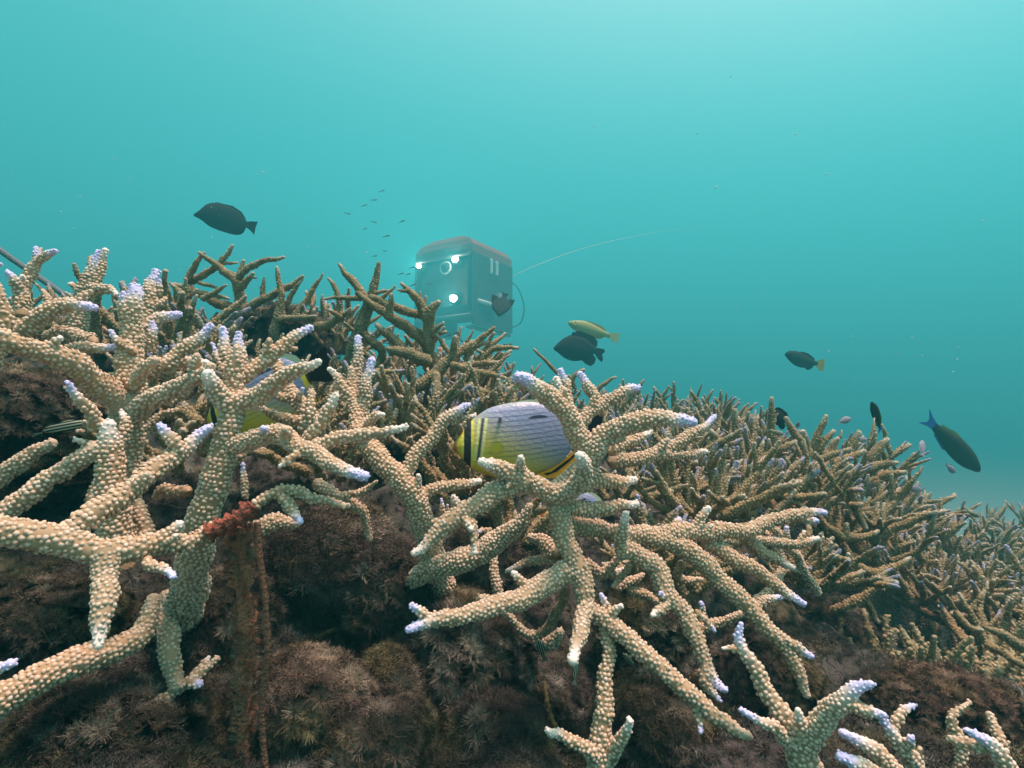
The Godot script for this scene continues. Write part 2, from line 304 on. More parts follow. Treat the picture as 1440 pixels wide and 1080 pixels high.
		[0, 337, 1304, -1151, 60, 359, 1326, -1150, 45],
		[0, 325, 1301, -1152, 60, 313, 1323, -1150, 45],
		[0, 343, 1330, -1150, 60, 330, 1353, -1149, 30],
		[0, 385, 1265, -1103, 86, 378, 1312, -1101, 71, 358, 1343, -1099, 43],
		[0, 378, 1301, -1101, 71, 402, 1345, -1099, 43],
		[0, 399, 1272, -1103, 86, 392, 1308, -1101, 71, 382, 1329, -1100, 43],
		[0, 406, 1273, -1053, 82, 398, 1311, -1051, 68, 388, 1328, -1050, 41],
		[0, 408, 1273, -1053, 82, 422, 1301, -1051, 68, 434, 1325, -1050, 41],
		[0, 434, 1262, -1003, 91, 438, 1288, -1002, 65, 441, 1294, -1002, 52],
		[0, 88, 1347, -899, 58, 64, 1376, -897, 47, 36, 1404, -896, 35],
		[0, 164, 1322, -1100, 86, 175, 1350, -1099, 71, 207, 1372, -1098, 43],
		[0, 104, 1339, -999, 78, 112, 1365, -998, 65, 130, 1378, -997, 52],
		[0, 114, 1346, -999, 65, 104, 1368, -998, 39],
		[0, 207, 1308, -1101, 86, 242, 1336, -1100, 71, 264, 1365, -1098, 43],
		[0, 264, 1272, -1103, 86, 257, 1308, -1101, 71, 235, 1332, -1100, 43],
		[0, 18, 1325, -950, 74, 27, 1344, -949, 62, 18, 1368, -948, 37],
	]},
]
# Heights of the reef mound: x, y, z in millimetres.
const MOUND := [
	-192, 1144, -248,  -112, 1125, -279,  -7, 1105, -310,  72, 1099, -320,  156, 1118, -289,  246, 1118, -289,  -299, 1150, -338,  -207, 1159, -347,  -130, 1148, -343,  -79, 1116, -370,  -33, 1118, -380,  19, 1108, -390,  93, 1098, -411,  197, 1082, -411,  285, 1073, -392,  -150, 1183, -436,  -111, 1161, -437,  -68, 1140, -448,  -11, 1139, -469,  80, 1113, -490,  140, 1099, -481,  196, 1073, -472,  367, 915, -681,  515, 835, -805,  586, 835, -805,  597, 880, -742,  589, 943, -659,  -364, 1267, -422,  -357, 1238, -403,  -304, 1238, -483,  -207, 1229, -504,  -155, 1196, -506,  -255, 1202, -425,  -289, 1197, -365,  -141, 1247, -683,  -266, 1359, -757,  -404, 1404, -795,  -93, 1263, -722,  -22, 1256, -853,  175, 1203, -756,  93, 1230, -904,  239, 1163, -668,  335, 1133, -689,  510, 928, -840,  646, 877, -883,  758, 855, -884,  -517, 1391, -696,  -518, 1410, -845,  -379, 1411, -855,  -251, 1368, -877,  -86, 1300, -951,  57, 1257, -1103,  291, 1252, -1254,  435, 1238, -1204,  468, 1165, -958,  591, 1128, -960,  713, 1054, -1014,  857, 974, -1068,  1026, 873, -1123,  -653, 1400, -695,  -789, 1372, -697,  -661, 1313, -499,  1141, 821, -1026,  -1600, 900, -1600,  -800, 1150, -1500,  -300, 1000, -1700,  200, 900, -2000,  600, 750, -2000,  1000, 500, -1800,  1400, 350, -1600,  1900, 200, -1200,  -2000, 900, -800,  2000, 200, -600,  -1000, 300, -2600,  0, 200, -2800,  1000, 100, -2600,  2000, 0, -2200,  -300, 1020, -20,  0, 1020, -20,  300, 1020, -20,  800, 850, -200,  -800, 1100, -200
]
# Linear colours: tissue, cups, lilac tip, pale tip
const PALETTES := [
	[Color(0.40, 0.275, 0.16), Color(0.69, 0.55, 0.405), Color(0.58, 0.58, 0.88), Color(0.82, 0.73, 0.64)],
	[Color(0.37, 0.285, 0.16), Color(0.60, 0.505, 0.35), Color(0.48, 0.48, 0.72), Color(0.70, 0.60, 0.50)],
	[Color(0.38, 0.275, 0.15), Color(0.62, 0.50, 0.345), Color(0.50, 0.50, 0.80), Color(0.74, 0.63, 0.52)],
	[Color(0.34, 0.20, 0.09), Color(0.42, 0.27, 0.135), Color(0.50, 0.42, 0.40), Color(0.5, 0.4, 0.3)],   # old brown sticks
]

var rng := RandomNumberGenerator.new()
var noise := FastNoiseLite.new()
var coral_mat: StandardMaterial3D
var coral_far_mat: StandardMaterial3D
var turf_mat: StandardMaterial3D
var rock_mat: StandardMaterial3D
var mound_heights := PackedFloat32Array()
const MX0 := -1.9
const MX1 := 2.1
const MZ0 := -2.9
const MZ1 := 0.05
const MN := 190
var used_names := {}


class Acc:
	var v := PackedVector3Array()
	var n := PackedVector3Array()
	var c := PackedColorArray()
	var i := PackedInt32Array()

	func mesh() -> ArrayMesh:
		var a := []
		a.resize(Mesh.ARRAY_MAX)
		a[Mesh.ARRAY_VERTEX] = v
		a[Mesh.ARRAY_NORMAL] = n
		a[Mesh.ARRAY_COLOR] = c
		a[Mesh.ARRAY_INDEX] = i
		var m := ArrayMesh.new()
		m.add_surface_from_arrays(Mesh.PRIMITIVE_TRIANGLES, a)
		return m


# ---------------------------------------------------------------- naming

func numbered(base: String) -> String:
	if not used_names.has(base):
		used_names[base] = 0
		return base
	used_names[base] += 1
	return "%s_%03d" % [base, used_names[base]]


func tag(o: Node3D, label: String, category: String, group := "", kind := "") -> void:
	if label:
		o.set_meta("label", label)
	if category:
		o.set_meta("category", category)
	if group:
		o.set_meta("group", group)
	if kind:
		o.set_meta("kind", kind)


func thing(called: String, label: String, category: String, where := Vector3.ZERO, group := "") -> Node3D:
	var o := Node3D.new()
	o.name = numbered(called)
	add_child(o)
	o.position = where
	tag(o, label, category, group)
	return o


func part(called: String, mesh: Mesh, mat: Material, parent: Node3D) -> MeshInstance3D:
	var o := MeshInstance3D.new()
	o.name = called
	o.mesh = mesh
	o.material_override = mat
	parent.add_child(o, true)
	return o


func paint(c: Color, rough := 0.7, metal := 0.0) -> StandardMaterial3D:
	var m := StandardMaterial3D.new()
	m.albedo_color = c.linear_to_srgb()
	m.roughness = rough
	m.metallic = metal
	m.metallic_specular = 0.3
	return m


func grain(seed_: int, freq: float, kind: int, size := 256) -> NoiseTexture2D:
	var f := FastNoiseLite.new()
	f.seed = seed_
	f.frequency = freq
	f.noise_type = kind
	f.fractal_octaves = 4
	var t := NoiseTexture2D.new()
	t.width = size
	t.height = size
	t.seamless = true
	t.noise = f
	return t


# ---------------------------------------------------------------- coral branches

func curve_points(flat: Array) -> Array:
	# Catmull-Rom through the skeleton points: [PackedVector3Array centres, PackedFloat32Array radii], about 2.5 mm apart
	var p := PackedVector3Array()
	var r := PackedFloat32Array()
	var k := 1
	while k + 3 < flat.size():
		p.append(Vector3(flat[k], flat[k + 1], flat[k + 2]) * 0.001)
		r.append(flat[k + 3] * 0.0001)
		k += 4
	var cp := PackedVector3Array()
	var cr := PackedFloat32Array()
	for s in p.size() - 1:
		var a := p[maxi(s - 1, 0)]
		var b := p[s]
		var c := p[s + 1]
		var d := p[mini(s + 2, p.size() - 1)]
		var steps := maxi(2, int(ceil(b.distance_to(c) / 0.0025)))
		for q in steps:
			var u := float(q) / steps
			cp.append(b.cubic_interpolate(c, a, d, u))
			cr.append(lerpf(r[s], r[s + 1], smoothstep(0.0, 1.0, u) * 0.5 + u * 0.5))
	cp.append(p[p.size() - 1])
	cr.append(r[r.size() - 1])
	return [cp, cr]


func cup(acc: Acc, at: Vector3, up: Vector3, side: Vector3, rad: float, high: float, low_c: Color, top_c: Color, detail: int) -> void:
	# one coral cup (corallite): a little dome, or a four-sided bump where it shows only a pixel or two
	var first := acc.v.size()
	var other := up.cross(side)
	var sides := 6 if detail == 0 else 4
	for q in sides:
		var ang := TAU * q / sides
		var out := side * cos(ang) + other * sin(ang)
		acc.v.append(at + out * rad - up * rad * 0.25)
		acc.n.append((out * 0.8 + up * 0.6).normalized())
		acc.c.append(low_c)
	if detail == 0:
		var mid := low_c.lerp(top_c, 0.75)
		for q in sides:
			var ang := TAU * (q + 0.5) / sides
			var out := side * cos(ang) + other * sin(ang)
			acc.v.append(at + out * rad * 0.66 + up * high * 0.62)
			acc.n.append((out * 0.7 + up * 0.7).normalized())
			acc.c.append(mid)
	acc.v.append(at + up * high)
	acc.n.append(up)
	acc.c.append(top_c)
	var apex := acc.v.size() - 1
	for q in sides:
		var q2 := (q + 1) % sides
		if detail == 0:
			var a := first + q
			var b := first + q2
			var c := first + 6 + q
			var d := first + 6 + q2
			acc.i.append_array([a, c, b, b, c, d, c, apex, d])
		else:
			acc.i.append_array([first + q, apex, first + q2])


func branch_meshes(flat: Array, lod: int, pal: Array, seed_: int) -> Array:
	# returns [branch mesh, tip mesh or null]
	rng.seed = seed_
	var pts := curve_points(flat)
	var cp: PackedVector3Array = pts[0]
	var cr: PackedFloat32Array = pts[1]
	var tip_kind: int = flat[0]
	var count := cp.size()
	var body := Acc.new()
	var tip := Acc.new()
	# frames
	var tang := PackedVector3Array()
	var side := PackedVector3Array()
	var along := PackedFloat32Array()
	var s := 0.0
	for k in count:
		var t := (cp[mini(k + 1, count - 1)] - cp[maxi(k - 1, 0)]).normalized()
		tang.append(t)
		var n: Vector3
		if k == 0:
			n = t.cross(Vector3.UP if absf(t.y) < 0.9 else Vector3.RIGHT).normalized()
		else:
			n = (side[k - 1] - t * side[k - 1].dot(t)).normalized()
			s += cp[k].distance_to(cp[k - 1])
		side.append(n)
		along.append(s)
	var total := s
	var tip_len := minf(0.012 + rng.randf() * 0.006, total * 0.45)
	if tip_kind != 1:
		tip_len *= 0.6
	var shift := rng.randf_range(-0.06, 0.06)
	var tissue: Color = pal[0]
	tissue = Color(tissue.r * (1.0 + shift * 2.0), tissue.g * (1.0 + shift), tissue.b)
	var cups: Color = pal[1]
	var tip_c: Color = pal[2] if tip_kind == 1 else (pal[3] if tip_kind == 0 else cups)
	var pale: Color = pal[3]
	var mid_c := pale if tip_kind == 1 else tip_c
	# uneven girth
	var wob := rng.randf() * 100.0
	for k in count:
		cr[k] = maxf(cr[k] * (0.84 if lod == 0 else 0.84) - 0.0008, cr[k] * 0.42) * lerpf(1.0, 0.90, smoothstep(total * 0.55, total, along[k]))
		cr[k] *= 1.0 + 0.12 * noise.get_noise_2d(wob + along[k] * 900.0, 7.0) + 0.07 * noise.get_noise_2d(wob + along[k] * 3000.0, 17.0)
		if k > 0:
			cp[k] += side[k] * 0.0022 * noise.get_noise_2d(wob + along[k] * 700.0, 27.0) + tang[k].cross(side[k]) * 0.0022 * noise.get_noise_2d(wob + along[k] * 700.0, 57.0)
	# tube: rings, then a rounded end
	var sides := 12 if lod == 0 else 8
	var ring_c := PackedVector3Array()
	var ring_r := PackedFloat32Array()
	var ring_k := PackedInt32Array()
	var ring_s := PackedFloat32Array()
	for q in 3:
		var ang := PI / 2 * (q + 1) / 4.0
		ring_c.append(cp[0] - tang[0] * cr[0] * 0.7 * cos(ang)); ring_r.append(maxf(cr[0] * sin(ang), 0.0001) if q > 0 else cr[0] * 0.12); ring_k.append(0); ring_s.append(0.0)
	for k in count:
		if lod > 0 and k % 2 == 1 and k != count - 1:
			continue
		ring_c.append(cp[k]); ring_r.append(cr[k]); ring_k.append(k); ring_s.append(along[k])
	var end_r := cr[count - 1]
	var cap := 4 if lod == 0 else 3
	for q in cap:
		var ang := PI / 2 * (q + 1) / cap
		ring_c.append(cp[count - 1] + tang[count - 1] * end_r * sin(ang))
		ring_r.append(maxf(end_r * cos(ang), 0.0001)); ring_k.append(count - 1); ring_s.append(total + end_r * sin(ang))
	var split := ring_c.size() - 1
	for k in ring_c.size():
		if ring_s[k] > total - tip_len and lod == 0:
			split = k
			break
	for half in 2:
		if half == 1 and lod > 0:
			break
		var acc := body if half == 0 else tip
		var from := 0 if half == 0 else split
		var to := (split if lod == 0 else ring_c.size() - 1) if half == 0 else ring_c.size() - 1
		for k in range(from, to + 1):
			var kk := ring_k[k]
			var other := tang[kk].cross(side[kk])
			var w := smoothstep(total - tip_len * 1.3, total - tip_len * 0.1, ring_s[k])
			var col := tissue.lerp(mid_c, smoothstep(0.0, 0.9, w) * (0.7 if tip_kind < 2 else 0.3)).lerp(tip_c, smoothstep(0.62, 1.0, w) * (0.9 if tip_kind < 2 else 0.3))
			var lean := 0.0
			if ring_s[k] > total:
				lean = (ring_s[k] - total) / end_r
			for q in sides:
				var ang := TAU * q / sides
				var out := side[kk] * cos(ang) + other * sin(ang)
				acc.v.append(ring_c[k] + out * ring_r[k])
				acc.n.append((out * sqrt(maxf(0.0, 1.0 - lean * lean)) + tang[kk] * lean).normalized())
				acc.c.append(col)
		for k in to - from:
			for q in sides:
				var a := k * sides + q
				var b := k * sides + (q + 1) % sides
				acc.i.append_array([a, a + sides, b, b, a + sides, b + sides])
	# coral cups in staggered rows
	if lod < 2:
		var gap := (NEAR_SPACING if cp[count - 1].z < -0.243 else NEAR_SPACING * 0.84) if lod == 0 else 0.0036
		var row := 0
		var at_s := gap * 0.5
		var k := 0
		while at_s < total + end_r * 0.97:
			var centre: Vector3
			var rr: float
			var lean := 0.0
			while k < count - 1 and along[k + 1] < at_s:
				k += 1
			if at_s <= total:
				var u := 0.0
				if k < count - 1:
					u = (at_s - along[k]) / maxf(along[k + 1] - along[k], 1e-6)
					centre = cp[k].lerp(cp[k + 1], u)
					rr = lerpf(cr[k], cr[k + 1], u)
				else:
					centre = cp[k]; rr = cr[k]
			else:
				lean = (at_s - total) / end_r
				centre = cp[count - 1] + tang[count - 1] * (at_s - total)
				rr = end_r * sqrt(maxf(0.0, 1.0 - lean * lean))
			var t := tang[k]
			var other := t.cross(side[k])
			var around := maxi(1, int(round(TAU * rr / gap)))
			var w := smoothstep(total - tip_len * 1.4, total, at_s)
			var acc := tip if lod == 0 and at_s > total - tip_len else body
			var acc_low := tissue.lerp(mid_c, smoothstep(0.0, 0.9, w) * (0.6 if tip_kind < 2 else 0.3)).lerp(tip_c, smoothstep(0.62, 1.0, w) * (0.85 if tip_kind < 2 else 0.3))
			var acc_top := cups.lerp(mid_c, smoothstep(0.0, 0.9, w)).lerp(tip_c, smoothstep(0.62, 1.0, w))
			for q in around:
				var ang := TAU * (q + 0.5 * (row % 2) + row * 0.137 + rng.randf_range(-0.30, 0.30)) / around
				var out := side[k] * cos(ang) + other * sin(ang)
				out = (out * sqrt(maxf(0.0, 1.0 - lean * lean)) + t * lean).normalized()
				if rng.randf() < 0.05:
					continue
				var jig := rng.randf_range(-0.2, 0.2) * gap
				var up := (out + t * rng.randf_range(0.2, 1.1)).normalized()
				var size := gap * rng.randf_range(0.40, 0.58) * (1.0 - 0.3 * w)
				var tall := gap * (0.14 + 0.55 * rng.randf() * rng.randf()) * (1.0 - 0.3 * w)
				var top := acc_top * rng.randf_range(0.88, 1.08)
				if rng.randf() < 0.12:
					top = top.lerp(pale, 0.5)
				var tng := up.cross(other if absf(up.dot(other)) < 0.8 else t).normalized()
				if lean > 0.0:
					cup(acc, centre + out * rr * 0.0 + _flat(out, t) * rr + t * jig, up, tng, size, tall, acc_low, top, lod)
				else:
					cup(acc, centre + out * rr + t * jig, up, tng, size, tall, acc_low, top, lod)
			row += 1
			at_s += gap * 0.87
	return [body.mesh(), tip.mesh() if lod == 0 else null]


func _flat(out: Vector3, t: Vector3) -> Vector3:
	var f := out - t * out.dot(t)
	return f.normalized() if f.length() > 1e-4 else Vector3.ZERO


func grow_colony(d: Dictionary, number: int) -> void:
	var pal: Array = PALETTES[d.pal]
	var first: Array = d.branches[0]
	var base := Vector3(first[1], first[2], first[3]) * 0.001
	var o := thing(d.name, d.label, "coral", base, d.group)
	var n := 0
	for b in d.branches:
		var made := branch_meshes(b, d.lod, pal, number * 1000 + n * 7 + 3)
		var br := part("branch", made[0], coral_mat if d.lod == 0 else coral_far_mat, o)
		br.position = -base
		if made[1]:
			part("tip", made[1], coral_mat, br)
		if d.lod == 0 and b.size() > 16:
			grow_nubs(b, br, pal, number * 1000 + n * 7 + 5)
		n += 1


func grow_nubs(b: Array, br: Node3D, pal: Array, seed_: int) -> void:
	# a few short side prongs on a long branch
	var r := RandomNumberGenerator.new()
	r.seed = seed_
	var pts := curve_points(b)
	var cp: PackedVector3Array = pts[0]
	var cr: PackedFloat32Array = pts[1]
	for q in r.randi_range(0, 2):
		var k := int(cp.size() * r.randf_range(0.25, 0.85))
		if k < 1 or k >= cp.size() - 1:
			continue
		var t := (cp[k + 1] - cp[k - 1]).normalized()
		var out := (t.cross(Vector3(r.randf_range(-1, 1), r.randf_range(-1, 1), r.randf_range(-1, 1))) + Vector3.UP * 0.4).normalized()
		var dir := (out + t * 0.7).normalized()
		var root := cp[k] + out * cr[k] * 0.5
		var end := root + dir * (cr[k] * 0.5 + r.randf_range(0.003, 0.007))
		var thick := r.randf_range(0.0034, 0.0046)
		var made := branch_meshes([[1, 0, 2, 2][r.randi() % 4], root.x * 1000.0, root.y * 1000.0, root.z * 1000.0, thick * 10000.0, end.x * 1000.0, end.y * 1000.0, end.z * 1000.0, thick * 7200.0], 0, pal, seed_ + q)
		var whole := Acc.new()
		for m in made:
			var a: Array = m.surface_get_arrays(0)
			var first := whole.v.size()
			whole.v.append_array(a[Mesh.ARRAY_VERTEX]); whole.n.append_array(a[Mesh.ARRAY_NORMAL]); whole.c.append_array(a[Mesh.ARRAY_COLOR])
			for i in a[Mesh.ARRAY_INDEX]:
				whole.i.append(first + i)
		part("branchlet", whole.mesh(), coral_mat, br)


func clump_branches(seed_: int, how_many: int, reach: float, lean: Vector3) -> Array:
	# a small bushy colony: stems fanned from one foot, each forking once or twice
	var r := RandomNumberGenerator.new()
	r.seed = seed_
	var out := []
	for k in how_many:
		var ang := TAU * k / how_many + r.randf_range(-0.5, 0.5)
		var tilt := r.randf_range(0.1, 1.45)
		var dir := (Vector3(cos(ang) * sin(tilt), cos(tilt), sin(ang) * sin(tilt)) + lean).normalized()
		var start := Vector3(cos(ang), 0.0, sin(ang)) * r.randf_range(0.0, 0.03) * 1000.0
		var length := reach * r.randf_range(0.65, 1.15) * 1000.0
		var bend := Vector3(r.randf_range(-1, 1), r.randf_range(-0.2, 0.8), r.randf_range(-1, 1)) * 0.5
		var p1 := start + dir * length * 0.5
		var p2 := p1 + (dir + bend).normalized() * length * 0.5
		var thick := r.randf_range(44.0, 64.0)
		out.append([1 if r.randf() < 0.2 else 0, start.x, start.y, start.z, thick * 1.15, p1.x, p1.y, p1.z, thick, p2.x, p2.y, p2.z, thick * 0.62])
		var forks := r.randi_range(1, 3)
		for f in forks:
			var u := r.randf_range(0.35, 0.8)
			var root := start.lerp(p1, u * 2.0) if u < 0.5 else p1.lerp(p2, u * 2.0 - 1.0)
			var fd := (dir + Vector3(r.randf_range(-1, 1), r.randf_range(-0.3, 0.9), r.randf_range(-1, 1)) * 0.95).normalized()
			var end := root + fd * length * r.randf_range(0.28, 0.5)
			out.append([1 if r.randf() < 0.35 else 0, root.x, root.y, root.z, thick * 0.9, end.x, end.y, end.z, thick * 0.58])
	return out


# ---------------------------------------------------------------- reef mound

func mound_at(x: float, z: float) -> float:
	var u := clampf((x - MX0) / (MX1 - MX0), 0.0, 0.9999) * MN
	var w := clampf((z - MZ0) / (MZ1 - MZ0), 0.0, 0.9999) * MN
	var i := int(u)
	var j := int(w)
	var a := lerpf(mound_heights[j * (MN + 1) + i], mound_heights[j * (MN + 1) + i + 1], u - i)
	var b := lerpf(mound_heights[(j + 1) * (MN + 1) + i], mound_heights[(j + 1) * (MN + 1) + i + 1], u - i)
	return lerpf(a, b, w - j)


func turf_colour(p: Vector3) -> Color:
	# patches of different seaweeds: dark brown, purple-brown, grey-mauve, olive
	var a := noise.get_noise_3d(p.x * 420.0, p.y * 420.0, p.z * 420.0)
	var b := noise.get_noise_3d(p.x * 900.0 + 50.0, p.y * 900.0, p.z * 900.0)
	var c := Color(0.062, 0.061, 0.048)
	c = c.lerp(Color(0.080, 0.071, 0.063), smoothstep(-0.1, 0.35, a))
	c = c.lerp(Color(0.21, 0.205, 0.17), smoothstep(0.1, 0.45, b))
	c = c.lerp(Color(0.105, 0.10, 0.06), smoothstep(0.1, 0.45, -a))
	return c


func build_mound() -> void:
	mound_heights.resize((MN + 1) * (MN + 1))
	var cx := PackedFloat32Array()
	var cy := PackedFloat32Array()
	var cz := PackedFloat32Array()
	for k in range(0, MOUND.size(), 3):
		cx.append(MOUND[k] * 0.001); cy.append(MOUND[k + 1] * 0.001); cz.append(MOUND[k + 2] * 0.001)
	var m := cx.size()
	for j in MN + 1:
		var z := lerpf(MZ0, MZ1, float(j) / MN)
		for i in MN + 1:
			var x := lerpf(MX0, MX1, float(i) / MN)
			var ws := 0.0
			var hs := 0.0
			for k in m:
				var dx := x - cx[k]
				var dz := z - cz[k]
				var q := dx * dx + dz * dz + 0.0006
				var w := 1.0 / (q * q)
				ws += w
				hs += w * cy[k]
			var h := hs / ws
			h += 0.022 * noise.get_noise_2d(x * 130.0, z * 130.0) + 0.016 * noise.get_noise_2d(x * 420.0 + 9.0, z * 420.0)
			# the mound runs out into the sand at its rim
			var rim := smoothstep(0.0, 0.5, minf(minf(x - MX0, MX1 - x), z - MZ0))
			mound_heights[j * (MN + 1) + i] = lerpf(-0.9, h, rim)
	var acc := Acc.new()
	for j in MN + 1:
		for i in MN + 1:
			var x := lerpf(MX0, MX1, float(i) / MN)
			var z := lerpf(MZ0, MZ1, float(j) / MN)
			var y := mound_heights[j * (MN + 1) + i]
			acc.v.append(Vector3(x, y, z))
			var e := (MX1 - MX0) / MN
			var hx := mound_heights[j * (MN + 1) + mini(i + 1, MN)] - mound_heights[j * (MN + 1) + maxi(i - 1, 0)]
			var hz := mound_heights[mini(j + 1, MN) * (MN + 1) + i] - mound_heights[maxi(j - 1, 0) * (MN + 1) + i]
			acc.n.append(Vector3(-hx, 2.0 * e, -hz).normalized())
			acc.c.append(turf_colour(Vector3(x, y, z)))
	for j in MN:
		for i in MN:
			var a := j * (MN + 1) + i
			acc.i.append_array([a, a + 1, a + MN + 1, a + 1, a + MN + 2, a + MN + 1])
	var o := part("reef_mound", acc.mesh(), rock_mat, self)
	tag(o, "dark reef mound of dead coral under all the living branches", "", "", "structure")


func tuft_mesh(seed_: int, blades: int, high: float, spread: float) -> ArrayMesh:
	# a tuft of curling algae filaments, each a thin tapering ribbon with side hairs
	var r := RandomNumberGenerator.new()
	r.seed = seed_
	var acc := Acc.new()
	for b in blades:
		var ang := r.randf() * TAU
		var dir := Vector3(cos(ang), 0, sin(ang))
		var foot := dir * r.randf() * spread * 0.4
		var bend := r.randf_range(0.2, 1.1)
		var tall := high * r.randf_range(0.5, 1.1)
		var across := dir.cross(Vector3.UP)
		var wide := tall * r.randf_range(0.02, 0.036)
		var shade := r.randf_range(0.75, 1.3)
		var col := Color(shade, shade, shade)
		var first := acc.v.size()
		for s in 4:
			var u := s / 3.0
			var p := foot + Vector3.UP * tall * u * (1.0 - 0.25 * bend * u) + dir * spread * bend * u * u + across * sin(u * 5.0 + ang) * tall * 0.06
			var w := wide * (1.0 - u * 0.8)
			acc.v.append(p - across * w); acc.v.append(p + across * w)
			var nn := (dir * -0.6 + Vector3.UP * 0.6).normalized()
			acc.n.append(nn); acc.n.append(nn)
			acc.c.append(col); acc.c.append(col)
			if s > 0:
				var hair := (across * (1.0 if s % 2 == 0 else -1.0) + Vector3.UP * 0.8 + dir * r.randf_range(-0.6, 0.6)).normalized() * tall * 0.24
				var h0 := acc.v.size()
				acc.v.append(p - Vector3.UP * wide); acc.v.append(p + Vector3.UP * wide); acc.v.append(p + hair)
				for q in 3:
					acc.n.append(nn); acc.c.append(col)
				acc.i.append_array([h0, h0 + 1, h0 + 2])
		# ribbons: vertex pairs are separated by the hairs' three vertices
		var at := [first, first + 2, first + 7, first + 12]
		for s in 3:
			var a: int = at[s]
			var c: int = at[s + 1]
			acc.i.append_array([a, c, a + 1, a + 1, c, c + 1])
	return acc.mesh()


func scatter_turf(called: String, parent: Node3D, mesh: ArrayMesh, places: Array) -> MultiMeshInstance3D:
	# places: [position, normal, size, colour]
	var mm := MultiMesh.new()
	mm.transform_format = MultiMesh.TRANSFORM_3D
	mm.use_colors = true
	mm.mesh = mesh
	mm.instance_count = places.size()
	var r := RandomNumberGenerator.new()
	r.seed = places.size() + 11
	for k in places.size():
		var up: Vector3 = (places[k][1] + Vector3(r.randf_range(-0.4, 0.4), r.randf_range(-0.1, 0.4), r.randf_range(-0.4, 0.4))).normalized()
		var x := up.cross(Vector3(0.3, 0.1, 1.0)).normalized()
		var basis := Basis(x, up, x.cross(up)).rotated(up, r.randf() * TAU).scaled(Vector3.ONE * float(places[k][2]))
		mm.set_instance_transform(k, Transform3D(basis, places[k][0]))
		mm.set_instance_color(k, places[k][3])
	var o := MultiMeshInstance3D.new()
	o.name = called
	o.multimesh = mm
	o.material_override = turf_mat
	parent.add_child(o, true)
	o.set_meta("kind", "stuff")
	return o


func turfed_rock(label: String, where: Vector3, size: Vector3, seed_: int, tufts: int, tint: Color, mesh: ArrayMesh, tuft_size := 1.0) -> void:
	var o := thing("turf_covered_rock", label, "rock", where, "turf covered rocks")
	var f := FastNoiseLite.new()
	f.seed = seed_
	f.frequency = 1.1
	var acc := Acc.new()
	var rings := 18
	var segs := 26
	var places := []
	var r := RandomNumberGenerator.new()
	r.seed = seed_
	for j in rings + 1:
		var th := PI * j / rings
		for i in segs:
			var ph := TAU * i / segs
			var d := Vector3(sin(th) * cos(ph), cos(th), sin(th) * sin(ph))
			var k := 1.0 + 0.34 * f.get_noise_3dv(d * 1.2) + 0.16 * f.get_noise_3dv(d * 3.5)
			acc.v.append(d * size * k)
			acc.n.append((d / size).normalized())
			acc.c.append(turf_colour(where + d * size) * tint)
	for j in rings:
		for i in segs:
			var a := j * segs + i
			var b := j * segs + (i + 1) % segs
			acc.i.append_array([a, b, a + segs, b, b + segs, a + segs])
	for k in tufts:
		var d := Vector3(r.randfn(), r.randfn() + 0.5, r.randfn()).normalized()
		var kk := 1.0 + 0.34 * f.get_noise_3dv(d * 1.2) + 0.16 * f.get_noise_3dv(d * 3.5)
		var p := d * size * kk
		places.append([p * 0.98, (d / size).normalized(), r.randf_range(0.55, 1.25) * tuft_size, turf_colour(where + p) * tint.lerp(Color(1.3, 1.25, 1.15), 0.5) * r.randf_range(0.9, 2.0)])
	part("stone", acc.mesh(), rock_mat, o)
	scatter_turf("turf", o, mesh, places)


# ---------------------------------------------------------------- tubes, plates and lofts

func tube(points: Array, radii: Array, sides := 10, wobble := 0.0, col := Color.WHITE) -> ArrayMesh:
	var acc := Acc.new()
	var prev := Vector3.ZERO
	var n := points.size()
	for k in n:
		var t: Vector3 = (points[mini(k + 1, n - 1)] - points[maxi(k - 1, 0)]).normalized()
		var s := t.cross(Vector3.UP if absf(t.y) < 0.9 else Vector3.RIGHT).normalized() if k == 0 else (prev - t * prev.dot(t)).normalized()
		prev = s
		var o := t.cross(s)
		for q in sides:
			var a := TAU * q / sides
			var out := s * cos(a) + o * sin(a)
			var rr: float = radii[k] * (1.0 + wobble * noise.get_noise_3d(points[k].x * 900.0 + out.x * 60.0, points[k].y * 900.0 + out.y * 60.0, out.z * 60.0))
			acc.v.append(points[k] + out * rr); acc.n.append(out); acc.c.append(col)
	for k in n - 1:
		for q in sides:
			var a := k * sides + q
			var b := k * sides + (q + 1) % sides
			acc.i.append_array([a, a + sides, b, b, a + sides, b + sides])
	for e in 2:
		var at: int = 0 if e == 0 else n - 1
		acc.v.append(points[at]); acc.n.append((points[at] - points[1 if e == 0 else n - 2]).normalized()); acc.c.append(col)
		for q in sides:
			var a := at * sides + q
			var b := at * sides + (q + 1) % sides
			acc.i.append_array([a, b, acc.v.size() - 1] if e == 0 else [a, acc.v.size() - 1, b])
	return acc.mesh()


func smooth_line(points: Array, per := 8) -> Array:
	var out := []
	for s in points.size() - 1:
		var a: Vector3 = points[maxi(s - 1, 0)]
		var b: Vector3 = points[s]
		var c: Vector3 = points[s + 1]
		var d: Vector3 = points[mini(s + 2, points.size() - 1)]
		for q in per:
			out.append(b.cubic_interpolate(c, a, d, float(q) / per))
	out.append(points[points.size() - 1])
	return out


